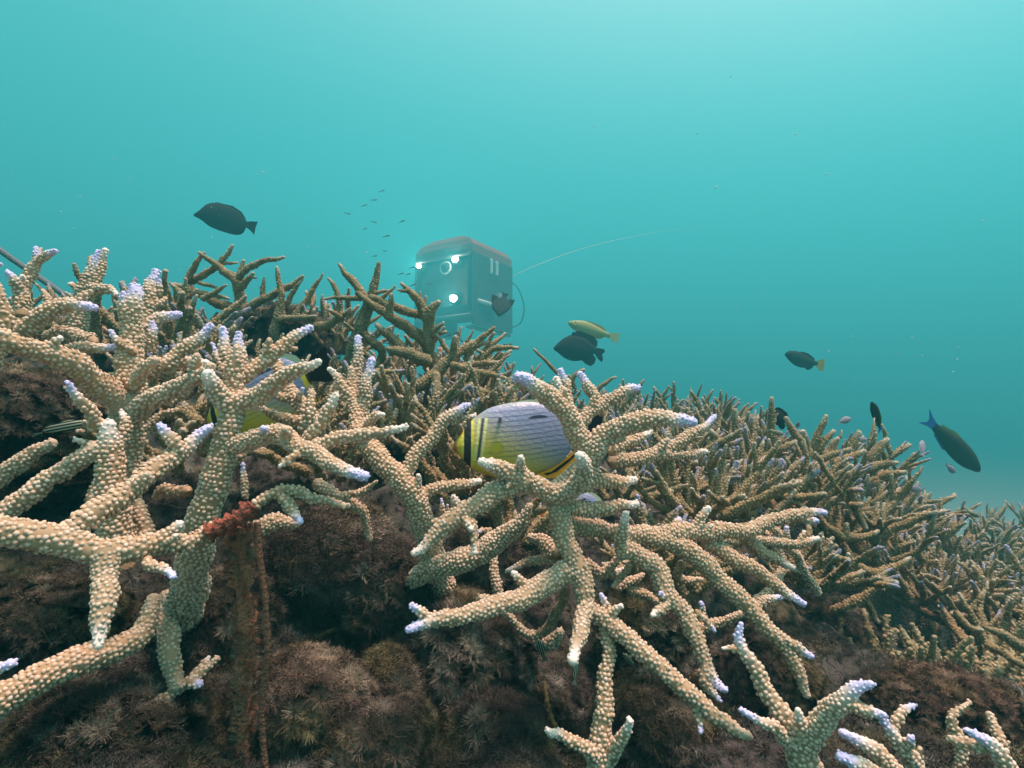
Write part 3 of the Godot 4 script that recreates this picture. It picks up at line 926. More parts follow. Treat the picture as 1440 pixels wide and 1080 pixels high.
func plate(poly: PackedVector2Array, thick: float, col := Color.WHITE) -> ArrayMesh:
	# a flat fin or panel of real thickness in the xy plane
	var st := SurfaceTool.new()
	st.begin(Mesh.PRIMITIVE_TRIANGLES)
	st.set_color(col)
	var tri := Geometry2D.triangulate_polygon(poly)
	for side in [-1.0, 1.0]:
		st.set_normal(Vector3(0, 0, side))
		for k in range(0, tri.size(), 3):
			var ids := [tri[k], tri[k + 1], tri[k + 2]]
			var cross := (poly[ids[1]] - poly[ids[0]]).cross(poly[ids[2]] - poly[ids[0]])
			if (cross > 0.0) == (side > 0.0):
				ids.reverse()
			for q in ids:
				st.add_vertex(Vector3(poly[q].x, poly[q].y, side * thick / 2))
	for k in poly.size():
		var a := poly[k]
		var b := poly[(k + 1) % poly.size()]
		var nn := Vector3(b.y - a.y, a.x - b.x, 0).normalized()
		st.set_normal(nn)
		for q in [[a, -1], [b, -1], [b, 1], [a, -1], [b, 1], [a, 1]]:
			st.add_vertex(Vector3(q[0].x, q[0].y, q[1] * thick / 2))
	return st.commit()


func profile(line: Array, t: float) -> float:
	var k := 0
	while k < line.size() - 2 and line[k + 1][0] < t:
		k += 1
	var a: Array = line[maxi(k - 1, 0)]
	var b: Array = line[k]
	var c: Array = line[k + 1]
	var d: Array = line[mini(k + 2, line.size() - 1)]
	var u := clampf((t - b[0]) / maxf(c[0] - b[0], 1e-5), 0.0, 1.0)
	var sp: float = c[0] - b[0]
	var mb: float = (c[1] - a[1]) / maxf(c[0] - a[0], 1e-5) * sp
	var mc: float = (d[1] - b[1]) / maxf(d[0] - b[0], 1e-5) * sp
	var u2 := u * u
	var u3 := u2 * u
	return (2 * u3 - 3 * u2 + 1) * b[1] + (u3 - 2 * u2 + u) * mb + (-2 * u3 + 3 * u2) * c[1] + (u3 - u2) * mc


const BODY := 0.82   # share of a fish's length before its tail fin

func fish_body(spec: Dictionary, length: float) -> ArrayMesh:
	# a loft from the snout (-x) to the tail root; uv runs along the body and from the top of its box to the bottom
	var st := SurfaceTool.new()
	st.begin(Mesh.PRIMITIVE_TRIANGLES)
	var rings := 34
	var segs := 22
	var lo := 1e9
	var hi := -1e9
	for k in 30:
		hi = maxf(hi, profile(spec.top, k / 29.0))
		lo = minf(lo, profile(spec.bottom, k / 29.0))
	for j in rings + 1:
		var t := pow(float(j) / rings, 1.25)
		var top := profile(spec.top, t)
		var bot := profile(spec.bottom, t)
		var mid := (top + bot) / 2
		var half := maxf((top - bot) / 2, 0.002)
		var wide: float = spec.wide * pow(sin(PI * clampf(pow(t, 0.62) * 0.93 + 0.04, 0.0, 1.0)), 0.75)
		if j == 0:
			half *= 0.25
			wide *= 0.25
		for i in segs + 1:
			var a := TAU * i / segs
			var yy := mid + half * cos(a)
			var zz := wide * signf(sin(a)) * pow(absf(sin(a)), 1.15)
			st.set_uv(Vector2(t, (hi - yy) / (hi - lo)))
			st.set_smooth_group(0)
			st.add_vertex(Vector3((-0.5 + t * BODY) * length, yy * length, zz * length))
	for j in rings:
		for i in segs:
			var a := j * (segs + 1) + i
			st.add_index(a); st.add_index(a + 1); st.add_index(a + segs + 1)
			st.add_index(a + 1); st.add_index(a + segs + 2); st.add_index(a + segs + 1)
	st.generate_normals()
	return st.commit()


func poly_of(points: Array, length: float) -> PackedVector2Array:
	var out := PackedVector2Array()
	for p in points:
		out.append(Vector2(p[0], p[1]) * length)
	return out


func make_fish(called: String, label: String, spec: Dictionary, length: float, where: Vector3, head_angle: float, yaw := 0.0, group := "") -> Node3D:
	# head_angle: 180 swims towards -x, 0 towards +x, 90 upwards
	var o := thing(called, label, "fish", where, group)
	var a := deg_to_rad(head_angle)
	if cos(a) < 0.0:
		o.basis = Basis(Vector3.BACK, a - PI) * Basis(Vector3.UP, deg_to_rad(yaw))
	else:
		o.basis = Basis(Vector3.BACK, a) * Basis(Vector3.UP, PI + deg_to_rad(yaw))
	part("body", fish_body(spec, length), spec.skin, o)
	for fin in spec.fins:
		part(fin[0], plate(poly_of(fin[1], length), 0.006 * length), fin[2], o)
	if spec.has("eye"):
		for s in [-1.0, 1.0]:
			var ball := SphereMesh.new()
			ball.radius = spec.eye[2] * length
			ball.height = ball.radius * 2
			ball.radial_segments = 14
			ball.rings = 8
			var e := part("eye", ball, spec.eye[4], o)
			e.position = Vector3(spec.eye[0], spec.eye[1], s * spec.eye[3]) * length
			e.scale.z = 0.5
	if spec.has("pectoral"):
		for s in [-1.0, 1.0]:
			var f := part("pectoral_fin", plate(poly_of(spec.pectoral[0], length), 0.004 * length), spec.pectoral[2], o)
			f.position = Vector3(spec.pectoral[1].x, spec.pectoral[1].y, s * spec.pectoral[1].z) * length
			f.rotation_degrees.y = s * -22.0
	return o


func copy_fish(src: Node3D, label: String, where: Vector3, head_angle: float, yaw: float, size: float, group := "") -> void:
	var o: Node3D = src.duplicate()
	o.name = numbered(String(src.name))
	add_child(o)
	o.set_meta("label", label)
	if group:
		o.set_meta("group", group)
	elif o.has_meta("group"):
		o.remove_meta("group")
	o.position = where
	var a := deg_to_rad(head_angle)
	if cos(a) < 0.0:
		o.basis = Basis(Vector3.BACK, a - PI) * Basis(Vector3.UP, deg_to_rad(yaw))
	else:
		o.basis = Basis(Vector3.BACK, a) * Basis(Vector3.UP, PI + deg_to_rad(yaw))
	o.scale = Vector3.ONE * size


func butterfly_skin() -> StandardMaterial3D:
	# the fish's own livery: yellow breast, lilac back, fine slanting stripes, eye band, rear band
	var w := 512
	var h := 352
	var im := Image.create(w, h, false, Image.FORMAT_RGBA8)
	var yellow := Color(0.62, 0.52, 0.04)
	var lilac := Color(0.27, 0.31, 0.46)
	var stripe := Color(0.07, 0.07, 0.19)
	for y in h:
		for x in w:
			var u := float(x) / w
			var v := float(y) / h
			var k := smoothstep(0.18, 0.85, u * 0.95 + (0.62 - v) * 0.85)
			var c := yellow.lerp(lilac, k)
			c = c.lerp(Color(0.38, 0.41, 0.38), smoothstep(0.10, 0.0, v) * 0.7)
			# stripes: bowed lines, thinner towards the belly
			if u > 0.20 and u < 0.93:
				var line := (v + 0.10 * (u - 0.5) + 0.16 * (u - 0.75) * (u - 0.75)) * 15.5 + 0.10 * noise.get_noise_2d(u * 60.0, v * 14.0)
				var near := absf(line - floor(line) - 0.5) * 2.0
				var on := smoothstep(0.55, 0.95, near) * smoothstep(0.24, 0.30, u) * smoothstep(0.93, 0.86, u)
				on *= smoothstep(0.06, 0.14, v) * smoothstep(0.86, 0.70, v)
				c = c.lerp(stripe.lerp(Color(0.30, 0.24, 0.04), clampf(1.0 - k * 1.3, 0.0, 1.0)), on * 0.6)
			# dark dash on the back
			var dash := pow((u - 0.68) / 0.085, 2.0) + pow((v - 0.215 - 0.06 * pow((u - 0.68) * 6.0, 2.0)) / 0.022, 2.0)
			c = c.lerp(Color(0.02, 0.02, 0.06), smoothstep(1.2, 0.6, dash))
			# second thin band behind the gill
			var g := absf(u - (0.235 - 0.12 * (v - 0.3))) / 0.011
			if v > 0.18 and v < 0.72:
				c = c.lerp(Color(0.06, 0.06, 0.10), smoothstep(1.3, 0.5, g))
				c = c.lerp(Color(0.72, 0.74, 0.30), smoothstep(1.3, 0.5, absf(g - 2.4)))
			# eye band with yellow borders
			var e := absf(u - (0.115 - 0.05 * (v - 0.5))) / 0.028
			c = c.lerp(Color(0.80, 0.72, 0.10), smoothstep(2.0, 1.4, e) * 0.9)
			c = c.lerp(Color(0.012, 0.012, 0.014), smoothstep(1.1, 0.85, e))
			# snout
			c = c.lerp(Color(0.42, 0.15, 0.03), smoothstep(0.05, 0.02, u))
			# rear: yellow band, then black rim
			c = c.lerp(Color(0.80, 0.62, 0.04), smoothstep(0.925, 0.94, u))
			c = c.lerp(Color(0.015, 0.015, 0.015), smoothstep(0.965, 0.975, u))
			im.set_pixel(x, y, c.linear_to_srgb())
	var m := StandardMaterial3D.new()
	m.albedo_texture = ImageTexture.create_from_image(im)
	m.roughness = 0.42
	m.normal_enabled = true
	m.normal_scale = 0.6
	var f := grain(31, 0.09, FastNoiseLite.TYPE_CELLULAR)
	f.as_normal_map = true
	f.bump_strength = 2.0
	m.normal_texture = f
	m.texture_repeat = true
	return m


func striped_skin(a: Color, b: Color, lines: float) -> StandardMaterial3D:
	var im := Image.create(64, 128, false, Image.FORMAT_RGBA8)
	for y in 128:
		for x in 64:
			var k := smoothstep(0.35, 0.65, absf(fposmod(y / 128.0 * lines, 1.0) - 0.5) * 2.0)
			im.set_pixel(x, y, a.lerp(b, k).linear_to_srgb())
	var m := StandardMaterial3D.new()
	m.albedo_texture = ImageTexture.create_from_image(im)
	m.roughness = 0.85
	m.metallic_specular = 0.25
	return m


# ---------------------------------------------------------------- the vehicle

func chamfer_box(size: Vector3, cut: float) -> ArrayMesh:
	# a box whose twelve edges are cut
	var st := SurfaceTool.new()
	st.begin(Mesh.PRIMITIVE_TRIANGLES)
	var h := size / 2
	var pts := []
	for sx in [-1, 1]:
		for sy in [-1, 1]:
			for sz in [-1, 1]:
				pts.append(Vector3(sx * (h.x - cut), sy * h.y, sz * (h.z - cut)))
				pts.append(Vector3(sx * h.x, sy * (h.y - cut), sz * (h.z - cut)))
				pts.append(Vector3(sx * (h.x - cut), sy * (h.y - cut), sz * h.z))
	return hull(pts)


func hull(pts: Array) -> ArrayMesh:
	# faces of a small convex solid: every plane through three points with all others behind it
	var st := SurfaceTool.new()
	st.begin(Mesh.PRIMITIVE_TRIANGLES)
	var seen := {}
	var n := pts.size()
	for a in n:
		for b in range(a + 1, n):
			for c in range(b + 1, n):
				var nn: Vector3 = (pts[b] - pts[a]).cross(pts[c] - pts[a])
				if nn.length() < 1e-9:
					continue
				nn = nn.normalized()
				var above := 0
				var below := 0
				var on := []
				for k in n:
					var d: float = nn.dot(pts[k] - pts[a])
					if d > 1e-5:
						above += 1
					elif d < -1e-5:
						below += 1
					else:
						on.append(k)
				if above > 0 and below > 0:
					continue
				if above > 0:
					nn = -nn
				var key := str(on)
				if seen.has(key):
					continue
				seen[key] = true
				var mid := Vector3.ZERO
				for k in on:
					mid += pts[k]
				mid /= on.size()
				var ux: Vector3 = (pts[on[0]] - mid).normalized()
				var uy := nn.cross(ux)
				on.sort_custom(func(p, q): return atan2((pts[p] - mid).dot(uy), (pts[p] - mid).dot(ux)) < atan2((pts[q] - mid).dot(uy), (pts[q] - mid).dot(ux)))
				st.set_normal(nn)
				for k in range(1, on.size() - 1):
					st.add_vertex(pts[on[0]]); st.add_vertex(pts[on[k + 1]]); st.add_vertex(pts[on[k]])
	return st.commit()


func build_vehicle() -> void:
	var o := thing("underwater_vehicle", "boxy grey remotely operated vehicle with three lit lamps hovering in the haze", "vehicle", Vector3(-0.608, 2.899, -6.926))
	o.rotation_degrees.y = -32.0
	o.scale = Vector3(1.16, 1.08, 1.16)
	var grey := paint(Color(0.05, 0.03, 0.032), 0.8)
	var red := paint(Color(0.20, 0.05, 0.04), 0.85)
	var steel := paint(Color(0.10, 0.10, 0.10), 0.7)
	var white := paint(Color(0.5, 0.5, 0.48), 0.6)
	# local size: 0.76 wide, 1.0 high, 0.74 deep; front is +z
	var w := 0.38
	var d := 0.37
	var fl := []
	for sz in [-1, 1]:
		for sx in [-1, 1]:
			fl.append(Vector3(sx * w, 0.27, sz * d))
			fl.append(Vector3(sx * w, 0.36, sz * d))
			fl.append(Vector3(sx * (w - 0.06), 0.44, sz * (d - 0.03)))
			fl.append(Vector3(sx * (w - 0.19), 0.50, sz * (d - 0.08)))
	part("float_block", hull(fl), red, o)
	var b := part("body", chamfer_box(Vector3(0.73, 0.62, 0.70), 0.06), grey, o)
	b.position = Vector3(0, -0.05, 0)
	for s in [-1.0, 1.0]:
		var sp := part("side_panel", chamfer_box(Vector3(0.025, 0.80, 0.74), 0.008), grey, o)
		sp.position = Vector3(s * 0.385, -0.13, 0)
		for k in [-1.0, 1.0]:
			var hd := part("handle", chamfer_box(Vector3(0.03, 0.17, 0.045), 0.01), white, o)
			hd.position = Vector3(s * 0.405, 0.17, 0.02 + k * 0.05)
		var sk := part("skid", chamfer_box(Vector3(0.05, 0.05, 0.80), 0.015), steel, o)
		sk.position = Vector3(s * 0.34, -0.55, 0)
		var vent := part("thruster_guard", tube([Vector3(s * 0.40, -0.20, -0.12), Vector3(s * 0.42, -0.20, -0.12)], [0.11, 0.10], 20), steel, o)
		vent.name = "thruster_guard"
	var bar := part("front_bar", chamfer_box(Vector3(0.74, 0.03, 0.03), 0.008), steel, o)
	bar.position = Vector3(0, 0.245, 0.39)
	var bar2 := part("front_bar", chamfer_box(Vector3(0.74, 0.03, 0.03), 0.008), steel, o)
	bar2.position = Vector3(0, -0.42, 0.38)
	var lift := part("lifting_eye", tube(smooth_line([Vector3(-0.08, 0.47, 0), Vector3(-0.06, 0.54, 0), Vector3(0.02, 0.54, 0), Vector3(0.04, 0.47, 0)]), range(25).map(func(_k): return 0.016), 8), grey, o)
	lift.position.y = 0.01
	# camera dome in its ring
	var ring := TorusMesh.new()
	ring.inner_radius = 0.055
	ring.outer_radius = 0.075
	var rg := part("camera_ring", ring, white, o)
	rg.rotation_degrees.x = 90
	rg.position = Vector3(0.03, 0.14, 0.365)
	var dome := SphereMesh.new()
	dome.radius = 0.058
	dome.height = 0.116
	var dm := part("camera_dome", dome, paint(Color(0.02, 0.02, 0.025), 0.08), o)
	dm.position = Vector3(0.03, 0.14, 0.355)
	# lamps: housing, glowing lens, and the light it gives
	var glow := StandardMaterial3D.new()
	glow.albedo_color = Color(0.9, 0.9, 0.9)
	glow.emission_enabled = true
	glow.emission = Color(1.0, 0.97, 0.90)
	glow.emission_energy_multiplier = 26.0
	for spot in [[Vector3(-0.30, 0.20, 0.40), 0.024], [Vector3(0.19, 0.20, 0.40), 0.030], [Vector3(0.17, -0.23, 0.40), 0.036]]:
		var at: Vector3 = spot[0]
		var lamp := part("lamp", tube([at + Vector3(0, 0, -0.08), at + Vector3(0, 0, -0.005)], [0.045, 0.05], 16), steel, o)
		var lens := SphereMesh.new()
		lens.radius = spot[1]
		lens.height = spot[1] * 2
		var ln := part("lens", lens, glow, lamp)
		ln.position = at + Vector3(0, 0, 0.01)
		var l := SpotLight3D.new()
		l.spot_angle = 70.0
		l.spot_angle_attenuation = 0.5
		l.spot_range = 30.0
		l.spot_attenuation = 2.0
		l.rotation_degrees.y = 180.0
		l.name = "lamp_light"
		l.light_energy = 0.12
		l.light_size = spot[1]
		l.light_color = Color(1.0, 0.95, 0.9)
		l.shadow_enabled = true
		ln.add_child(l)
	# small tool arm and cable loop on the side
	var arm := part("arm", tube(smooth_line([Vector3(0.40, -0.26, 0.30), Vector3(0.43, -0.27, 0.16), Vector3(0.42, -0.27, 0.0)]), range(17).map(func(_k): return 0.022), 10), white, o)
	arm.position.y = 0.0
	var lp := []
	for p in [Vector3(-0.071, 2.971, -6.772), Vector3(0.071, 2.856, -6.778), Vector3(0.151, 2.616, -6.790), Vector3(0.098, 2.412, -6.801), Vector3(-0.071, 2.350, -6.804)]:
		lp.append(o.transform.affine_inverse() * p)
	part("cable_loop", tube(smooth_line(lp), range(33).map(func(_k): return 0.007), 8), grey, o)
	var tl := []
	for p in [Vector3(-0.189, 3.043, -7.219), Vector3(0.019, 3.144, -7.314), Vector3(0.296, 3.322, -7.504), Vector3(1.047, 3.825, -8.379), Vector3(2.127, 4.491, -9.846), Vector3(4.357, 5.985, -13.774), Vector3(9.129, 8.833, -21.635)]:
		tl.append(p)
	var tether := part("tether_cable", tube(smooth_line(tl), range(49).map(func(_k): return 0.0045), 8), white, self)
	tag(tether, "thin pale tether cable trailing off to the right of the vehicle", "cable")


# ---------------------------------------------------------------- scene

func _ready() -> void:
	# camera
	var cam := Camera3D.new()
	cam.name = "camera"
	add_child(cam)
	cam.position = Vector3(0, 1.3, 0)
	cam.rotation_degrees.x = 3.0
	cam.fov = 70.0
	cam.near = 0.01
	cam.far = 400.0
	cam.current = true
	# water light: bright surface overhead, green-blue water all round
	var we := WorldEnvironment.new()
	we.name = "water_light"
	var e := Environment.new()
	e.background_mode = Environment.BG_SKY
	e.tonemap_mode = Environment.TONE_MAPPER_LINEAR
	e.tonemap_exposure = 3.25
	var sky := Sky.new()
	var sm := ProceduralSkyMaterial.new()
	sm.sky_top_color = Color(0.38, 0.38, 0.39)
	sm.sky_horizon_color = Color(0.01, 0.10, 0.13)
	sm.sky_curve = 1.0
	sm.ground_horizon_color = Color(0.01, 0.10, 0.13)
	sm.ground_bottom_color = Color(0.05, 0.22, 0.23)
	sm.sun_angle_max = 85.0
	sm.sun_curve = 0.68
	sky.sky_material = sm
	e.sky = sky
	# the water itself: green-blue, scattering mostly forwards as sea water does
	e.volumetric_fog_enabled = true
	e.volumetric_fog_density = 0.13
	e.volumetric_fog_albedo = Color(0.075, 0.84, 0.95).linear_to_srgb()
	e.volumetric_fog_anisotropy = 0.24
	e.sdfgi_enabled = true
	e.ssao_enabled = true
	e.ssil_enabled = true
	we.environment = e
	add_child(we)
	var sun := DirectionalLight3D.new()
	sun.name = "sun"
	sun.light_energy = 1.6
	sun.light_angular_distance = 11.0
	sun.light_color = Color(1.0, 0.83, 0.80)
	sun.shadow_enabled = true
	add_child(sun)
	sun.look_at_from_position(Vector3(0.24, 0.95, 0.07).normalized(), Vector3.ZERO, Vector3.RIGHT)

	noise.seed = 5
	noise.frequency = 0.05
	noise.fractal_octaves = 3
	make_materials()

	# seabed and mound
	var sand := PlaneMesh.new()
	sand.size = Vector2(100, 100)
	var sand_mat := paint(Color(0.55, 0.52, 0.45), 0.95)
	sand_mat.uv1_triplanar = true
	sand_mat.uv1_world_triplanar = true
	sand_mat.uv1_scale = Vector3.ONE * 0.6
	sand_mat.heightmap_enabled = true
	sand_mat.heightmap_texture = grain(3, 0.02, FastNoiseLite.TYPE_SIMPLEX)
	sand_mat.heightmap_scale = 6.0
	var sb := part("seabed", sand, sand_mat, self)
	sb.position = Vector3(0, -0.8, -15)
	tag(sb, "pale sandy seabed sloping off beyond the reef", "", "", "structure")
	build_mound()
	print("mound ", Time.get_ticks_msec())

	# corals close by, traced from their skeletons
	for k in COLONIES.size():
		grow_colony(COLONIES[k], k + 1)
	print("corals ", Time.get_ticks_msec())
	build_thickets()
	print("thickets ", Time.get_ticks_msec())
	build_turf()
	print("turf ", Time.get_ticks_msec())
	build_stake()
	build_vehicle()
	build_fish()
	build_specks()
	print("done ", Time.get_ticks_msec())


func make_materials() -> void:
	coral_mat = StandardMaterial3D.new()
	coral_mat.vertex_color_use_as_albedo = true
	coral_mat.roughness = 0.72
	coral_mat.metallic_specular = 0.35
	coral_far_mat = StandardMaterial3D.new()
	coral_far_mat.vertex_color_use_as_albedo = true
	coral_far_mat.roughness = 0.85
	coral_far_mat.metallic_specular = 0.3
	coral_far_mat.uv1_triplanar = true
	coral_far_mat.uv1_scale = Vector3.ONE * 14.0
	var tone := grain(8, 0.02, FastNoiseLite.TYPE_SIMPLEX)
	var ramp := Gradient.new()
	ramp.set_color(0, Color(0.62, 0.64, 0.58))
	ramp.set_color(1, Color(1.0, 0.98, 0.95))
	tone.color_ramp = ramp
	coral_far_mat.albedo_texture = tone
	rock_mat = StandardMaterial3D.new()
	rock_mat.vertex_color_use_as_albedo = true
	rock_mat.roughness = 1.0
	rock_mat.metallic_specular = 0.2
	rock_mat.uv1_triplanar = true
	rock_mat.uv1_world_triplanar = true
	rock_mat.uv1_scale = Vector3.ONE * 9.0
	rock_mat.heightmap_enabled = true
	rock_mat.heightmap_texture = grain(4, 0.03, FastNoiseLite.TYPE_SIMPLEX, 512)
	rock_mat.heightmap_scale = 0.5
	turf_mat = StandardMaterial3D.new()
	turf_mat.vertex_color_use_as_albedo = true
	turf_mat.roughness = 0.95
	turf_mat.metallic_specular = 0.2
	turf_mat.cull_mode = BaseMaterial3D.CULL_DISABLED


func build_thickets() -> void:
	# bushy colonies along the right-hand slope and the ridge: a few kinds, repeated
	var kinds := []
	for k in 7:
		var holder := Node3D.new()
		var br := clump_branches(100 + k * 17, 11 + k % 3 * 2, 0.062 + 0.010 * (k % 3), Vector3(0.22 * (k % 3), 0.1, 0.12 * (k % 4)))
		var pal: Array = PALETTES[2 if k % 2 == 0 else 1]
		var n := 0
		for b in br:
			var made := branch_meshes(b, 1, pal, 5000 + k * 100 + n)
			part("branch", made[0], coral_far_mat, holder)
			n += 1
		kinds.append(holder)
	var tangles := []
	for k in 4:
		var holder := Node3D.new()
		var br := clump_branches(900 + k * 31, 10, 0.075, Vector3(0.2, -0.1, 0.3))
		for n in br.size():
			br[n][0] = 2
			part("branch", branch_meshes(br[n], 1, PALETTES[1], 9000 + k * 100 + n)[0], coral_far_mat, holder)
		tangles.append(holder)
	var r := RandomNumberGenerator.new()
	r.seed = 77
	var spots := []
	for k in RIGHT_SLOPE.size():
		var where := "along the skyline of" if k < 10 else ("in the upper half of" if k < 18 else ("halfway down" if k < 25 else "low down on"))
		spots.append([RIGHT_SLOPE[k], "short-branched staghorn clump %s the right-hand slope" % where, "clumps %s the right slope" % where, 1.0])
	for p in BACK_RIDGE:
		var side: float = p.x / -p.z
		var zone := "under the skyline corals at the left" if side < -0.3 else ("on the ridge below the vehicle" if side < 0.0 else ("behind the large forked coral" if side < 0.28 else "between the long right arm and the slope"))
		spots.append([p, "small staghorn clump %s" % zone, "clumps %s" % zone, 0.9])
	for p in HOLLOW:
		spots.append([p, "tangled staghorn clump down in the dark hollow on the right" if p.z < -0.52 else "low tangled staghorn clump in the lower right corner behind the lilac prongs", "hollow tangles" if p.z < -0.52 else "corner tangles", 1.15])
	for p in GAP_FILL:
		var side: float = p.x / -p.z
		var zone := "behind the crowded left corals" if side < -0.3 else ("around the striped butterflyfish" if side < 0.15 else "under the long right arm")
		spots.append([p, "half-hidden staghorn clump in the shade %s" % zone, "shaded clumps %s" % zone, 0.8])
	var at := 0
	for s in spots:
		var is_tangle: bool = s[2].ends_with(" tangles")
		var o: Node3D = (tangles[at % 4] if is_tangle else kinds[at % kinds.size()]).duplicate()
		o.name = numbered("staghorn_tangle" if is_tangle else "staghorn_clump")
		add_child(o)
		tag(o, s[1], "coral", s[2])
		var p: Vector3 = s[0]
		o.position = p
		o.basis = Basis(Vector3.UP, r.randf_range(-1.6, 1.6)) * Basis(Vector3.BACK, r.randf_range(-0.5, 0.35))
		o.scale = Vector3.ONE * s[3] * r.randf_range(0.85, 1.25)
		at += 1
	for h in kinds + tangles:
		h.free()


const RIGHT_SLOPE := [
	Vector3(0.453, 1.180, -0.928), Vector3(0.502, 1.189, -0.907), Vector3(0.554, 1.183, -0.907), Vector3(0.614, 1.146, -0.929), Vector3(0.675, 1.114, -0.961), Vector3(0.730, 1.082, -0.983), Vector3(0.791, 1.052, -1.014), Vector3(0.849, 1.042, -1.035), Vector3(0.908, 1.018, -1.046), Vector3(0.978, 0.989, -1.068), Vector3(0.462, 1.160, -0.808), Vector3(0.508, 1.133, -0.810), Vector3(0.570, 1.107, -0.841), Vector3(0.623, 1.076, -0.863), Vector3(0.677, 1.045, -0.885), Vector3(0.725, 1.033, -0.895), Vector3(0.788, 1.021, -0.916), Vector3(0.834, 0.999, -0.917), Vector3(0.429, 1.141, -0.729), Vector3(0.478, 1.105, -0.741), Vector3(0.530, 1.075, -0.763), Vector3(0.584, 1.044, -0.784), Vector3(0.632, 1.023, -0.796), Vector3(0.673, 1.018, -0.796), Vector3(0.713, 1.009, -0.796), Vector3(0.526, 1.063, -0.713), Vector3(0.567, 1.047, -0.714), Vector3(0.595, 1.037, -0.705), Vector3(0.599, 1.030, -0.685), Vector3(0.625, 1.019, -0.676), Vector3(0.526, 1.038, -0.595), Vector3(0.547, 1.024, -0.585), Vector3(1.400, 0.963, -1.520), Vector3(1.411, 0.945, -1.621), Vector3(1.247, 0.957, -1.320),
]
const BACK_RIDGE := [
	Vector3(-0.021, 1.322, -0.820), Vector3(-0.052, 1.321, -0.800), Vector3(0.025, 1.301, -0.951), Vector3(0.095, 1.314, -1.051), Vector3(0.179, 1.286, -1.152), Vector3(0.254, 1.271, -1.153), Vector3(0.285, 1.262, -1.003), Vector3(0.314, 1.264, -0.953), Vector3(0.338, 1.254, -0.904), Vector3(0.364, 1.234, -0.855), Vector3(0.198, 1.234, -0.855), Vector3(0.218, 1.270, -1.203), Vector3(-0.078, 1.334, -0.749), Vector3(-0.125, 1.320, -0.740), Vector3(-0.088, 1.292, -0.681), Vector3(-0.039, 1.291, -0.752), Vector3(0.233, 1.223, -0.755), Vector3(0.261, 1.221, -0.725), Vector3(-0.298, 1.396, -0.816), Vector3(-0.243, 1.386, -0.777), Vector3(-0.162, 1.361, -0.778), Vector3(0.331, 1.223, -0.755), Vector3(0.371, 1.284, -1.303), Vector3(0.436, 1.270, -1.203), Vector3(0.298, 1.234, -0.855), Vector3(-0.443, 1.366, -0.597), Vector3(-0.398, 1.361, -0.618), Vector3(-0.384, 1.358, -0.678), Vector3(-0.513, 1.362, -0.598), Vector3(-0.240, 1.300, -0.501), Vector3(-0.214, 1.293, -0.551), Vector3(-0.515, 1.398, -0.746), Vector3(-0.603, 1.407, -0.745), Vector3(-0.681, 1.398, -0.746), Vector3(-0.185, 1.286, -0.551), Vector3(-0.298, 1.313, -0.500), Vector3(-0.017, 1.283, -0.662), Vector3(-0.064, 1.268, -0.623), Vector3(0.041, 1.259, -0.803), Vector3(0.118, 1.246, -0.704), Vector3(0.169, 1.220, -0.625), Vector3(0.217, 1.204, -0.626), Vector3(0.266, 1.201, -0.646), Vector3(0.336, 1.192, -0.707), Vector3(0.322, 1.188, -0.627), Vector3(0.130, 1.275, -1.003), Vector3(0.185, 1.251, -0.954), Vector3(0.246, 1.239, -0.955), Vector3(0.314, 1.225, -0.785), Vector3(-0.100, 1.267, -0.643), Vector3(-0.430, 1.400, -0.846), Vector3(-0.349, 1.393, -0.836), Vector3(-0.485, 1.405, -0.846), Vector3(-0.457, 1.366, -0.838), Vector3(-0.393, 1.359, -0.818), Vector3(-0.513, 1.367, -0.858), Vector3(-0.293, 1.336, -0.779), Vector3(-0.230, 1.320, -0.740), Vector3(-0.182, 1.291, -0.701), Vector3(-0.332, 1.352, -0.798), Vector3(-0.145, 1.291, -0.701), Vector3(-0.519, 1.363, -0.798),
]
const HOLLOW := [
	Vector3(0.414, 0.968, -0.698), Vector3(0.552, 0.919, -0.781), Vector3(0.581, 0.914, -0.761), Vector3(0.370, 0.973, -0.638), Vector3(0.436, 0.943, -0.680), Vector3(0.503, 0.928, -0.700), Vector3(0.498, 0.957, -0.639), Vector3(0.556, 0.962, -0.659), Vector3(0.499, 0.985, -0.567), Vector3(0.308, 1.009, -0.596), Vector3(0.383, 1.004, -0.516), Vector3(0.405, 1.009, -0.496), Vector3(0.423, 1.010, -0.476), Vector3(0.370, 1.019, -0.435), Vector3(0.338, 1.024, -0.435), Vector3(0.334, 1.016, -0.476), Vector3(0.379, 1.022, -0.415),
]
const GAP_FILL := [
	Vector3(-0.015, 1.255, -0.583), Vector3(0.114, 1.215, -0.555), Vector3(0.175, 1.206, -0.526), Vector3(0.214, 1.186, -0.557), Vector3(0.103, 1.175, -0.447), Vector3(0.143, 1.151, -0.468), Vector3(0.000, 1.198, -0.446), Vector3(-0.203, 1.265, -0.462), Vector3(-0.261, 1.268, -0.422), Vector3(-0.149, 1.253, -0.463), Vector3(-0.108, 1.273, -0.522), Vector3(0.249, 1.152, -0.528), Vector3(-0.286, 1.294, -0.451), Vector3(0.298, 1.126, -0.570), Vector3(-0.036, 1.235, -0.464), Vector3(-0.240, 1.289, -0.441),
]


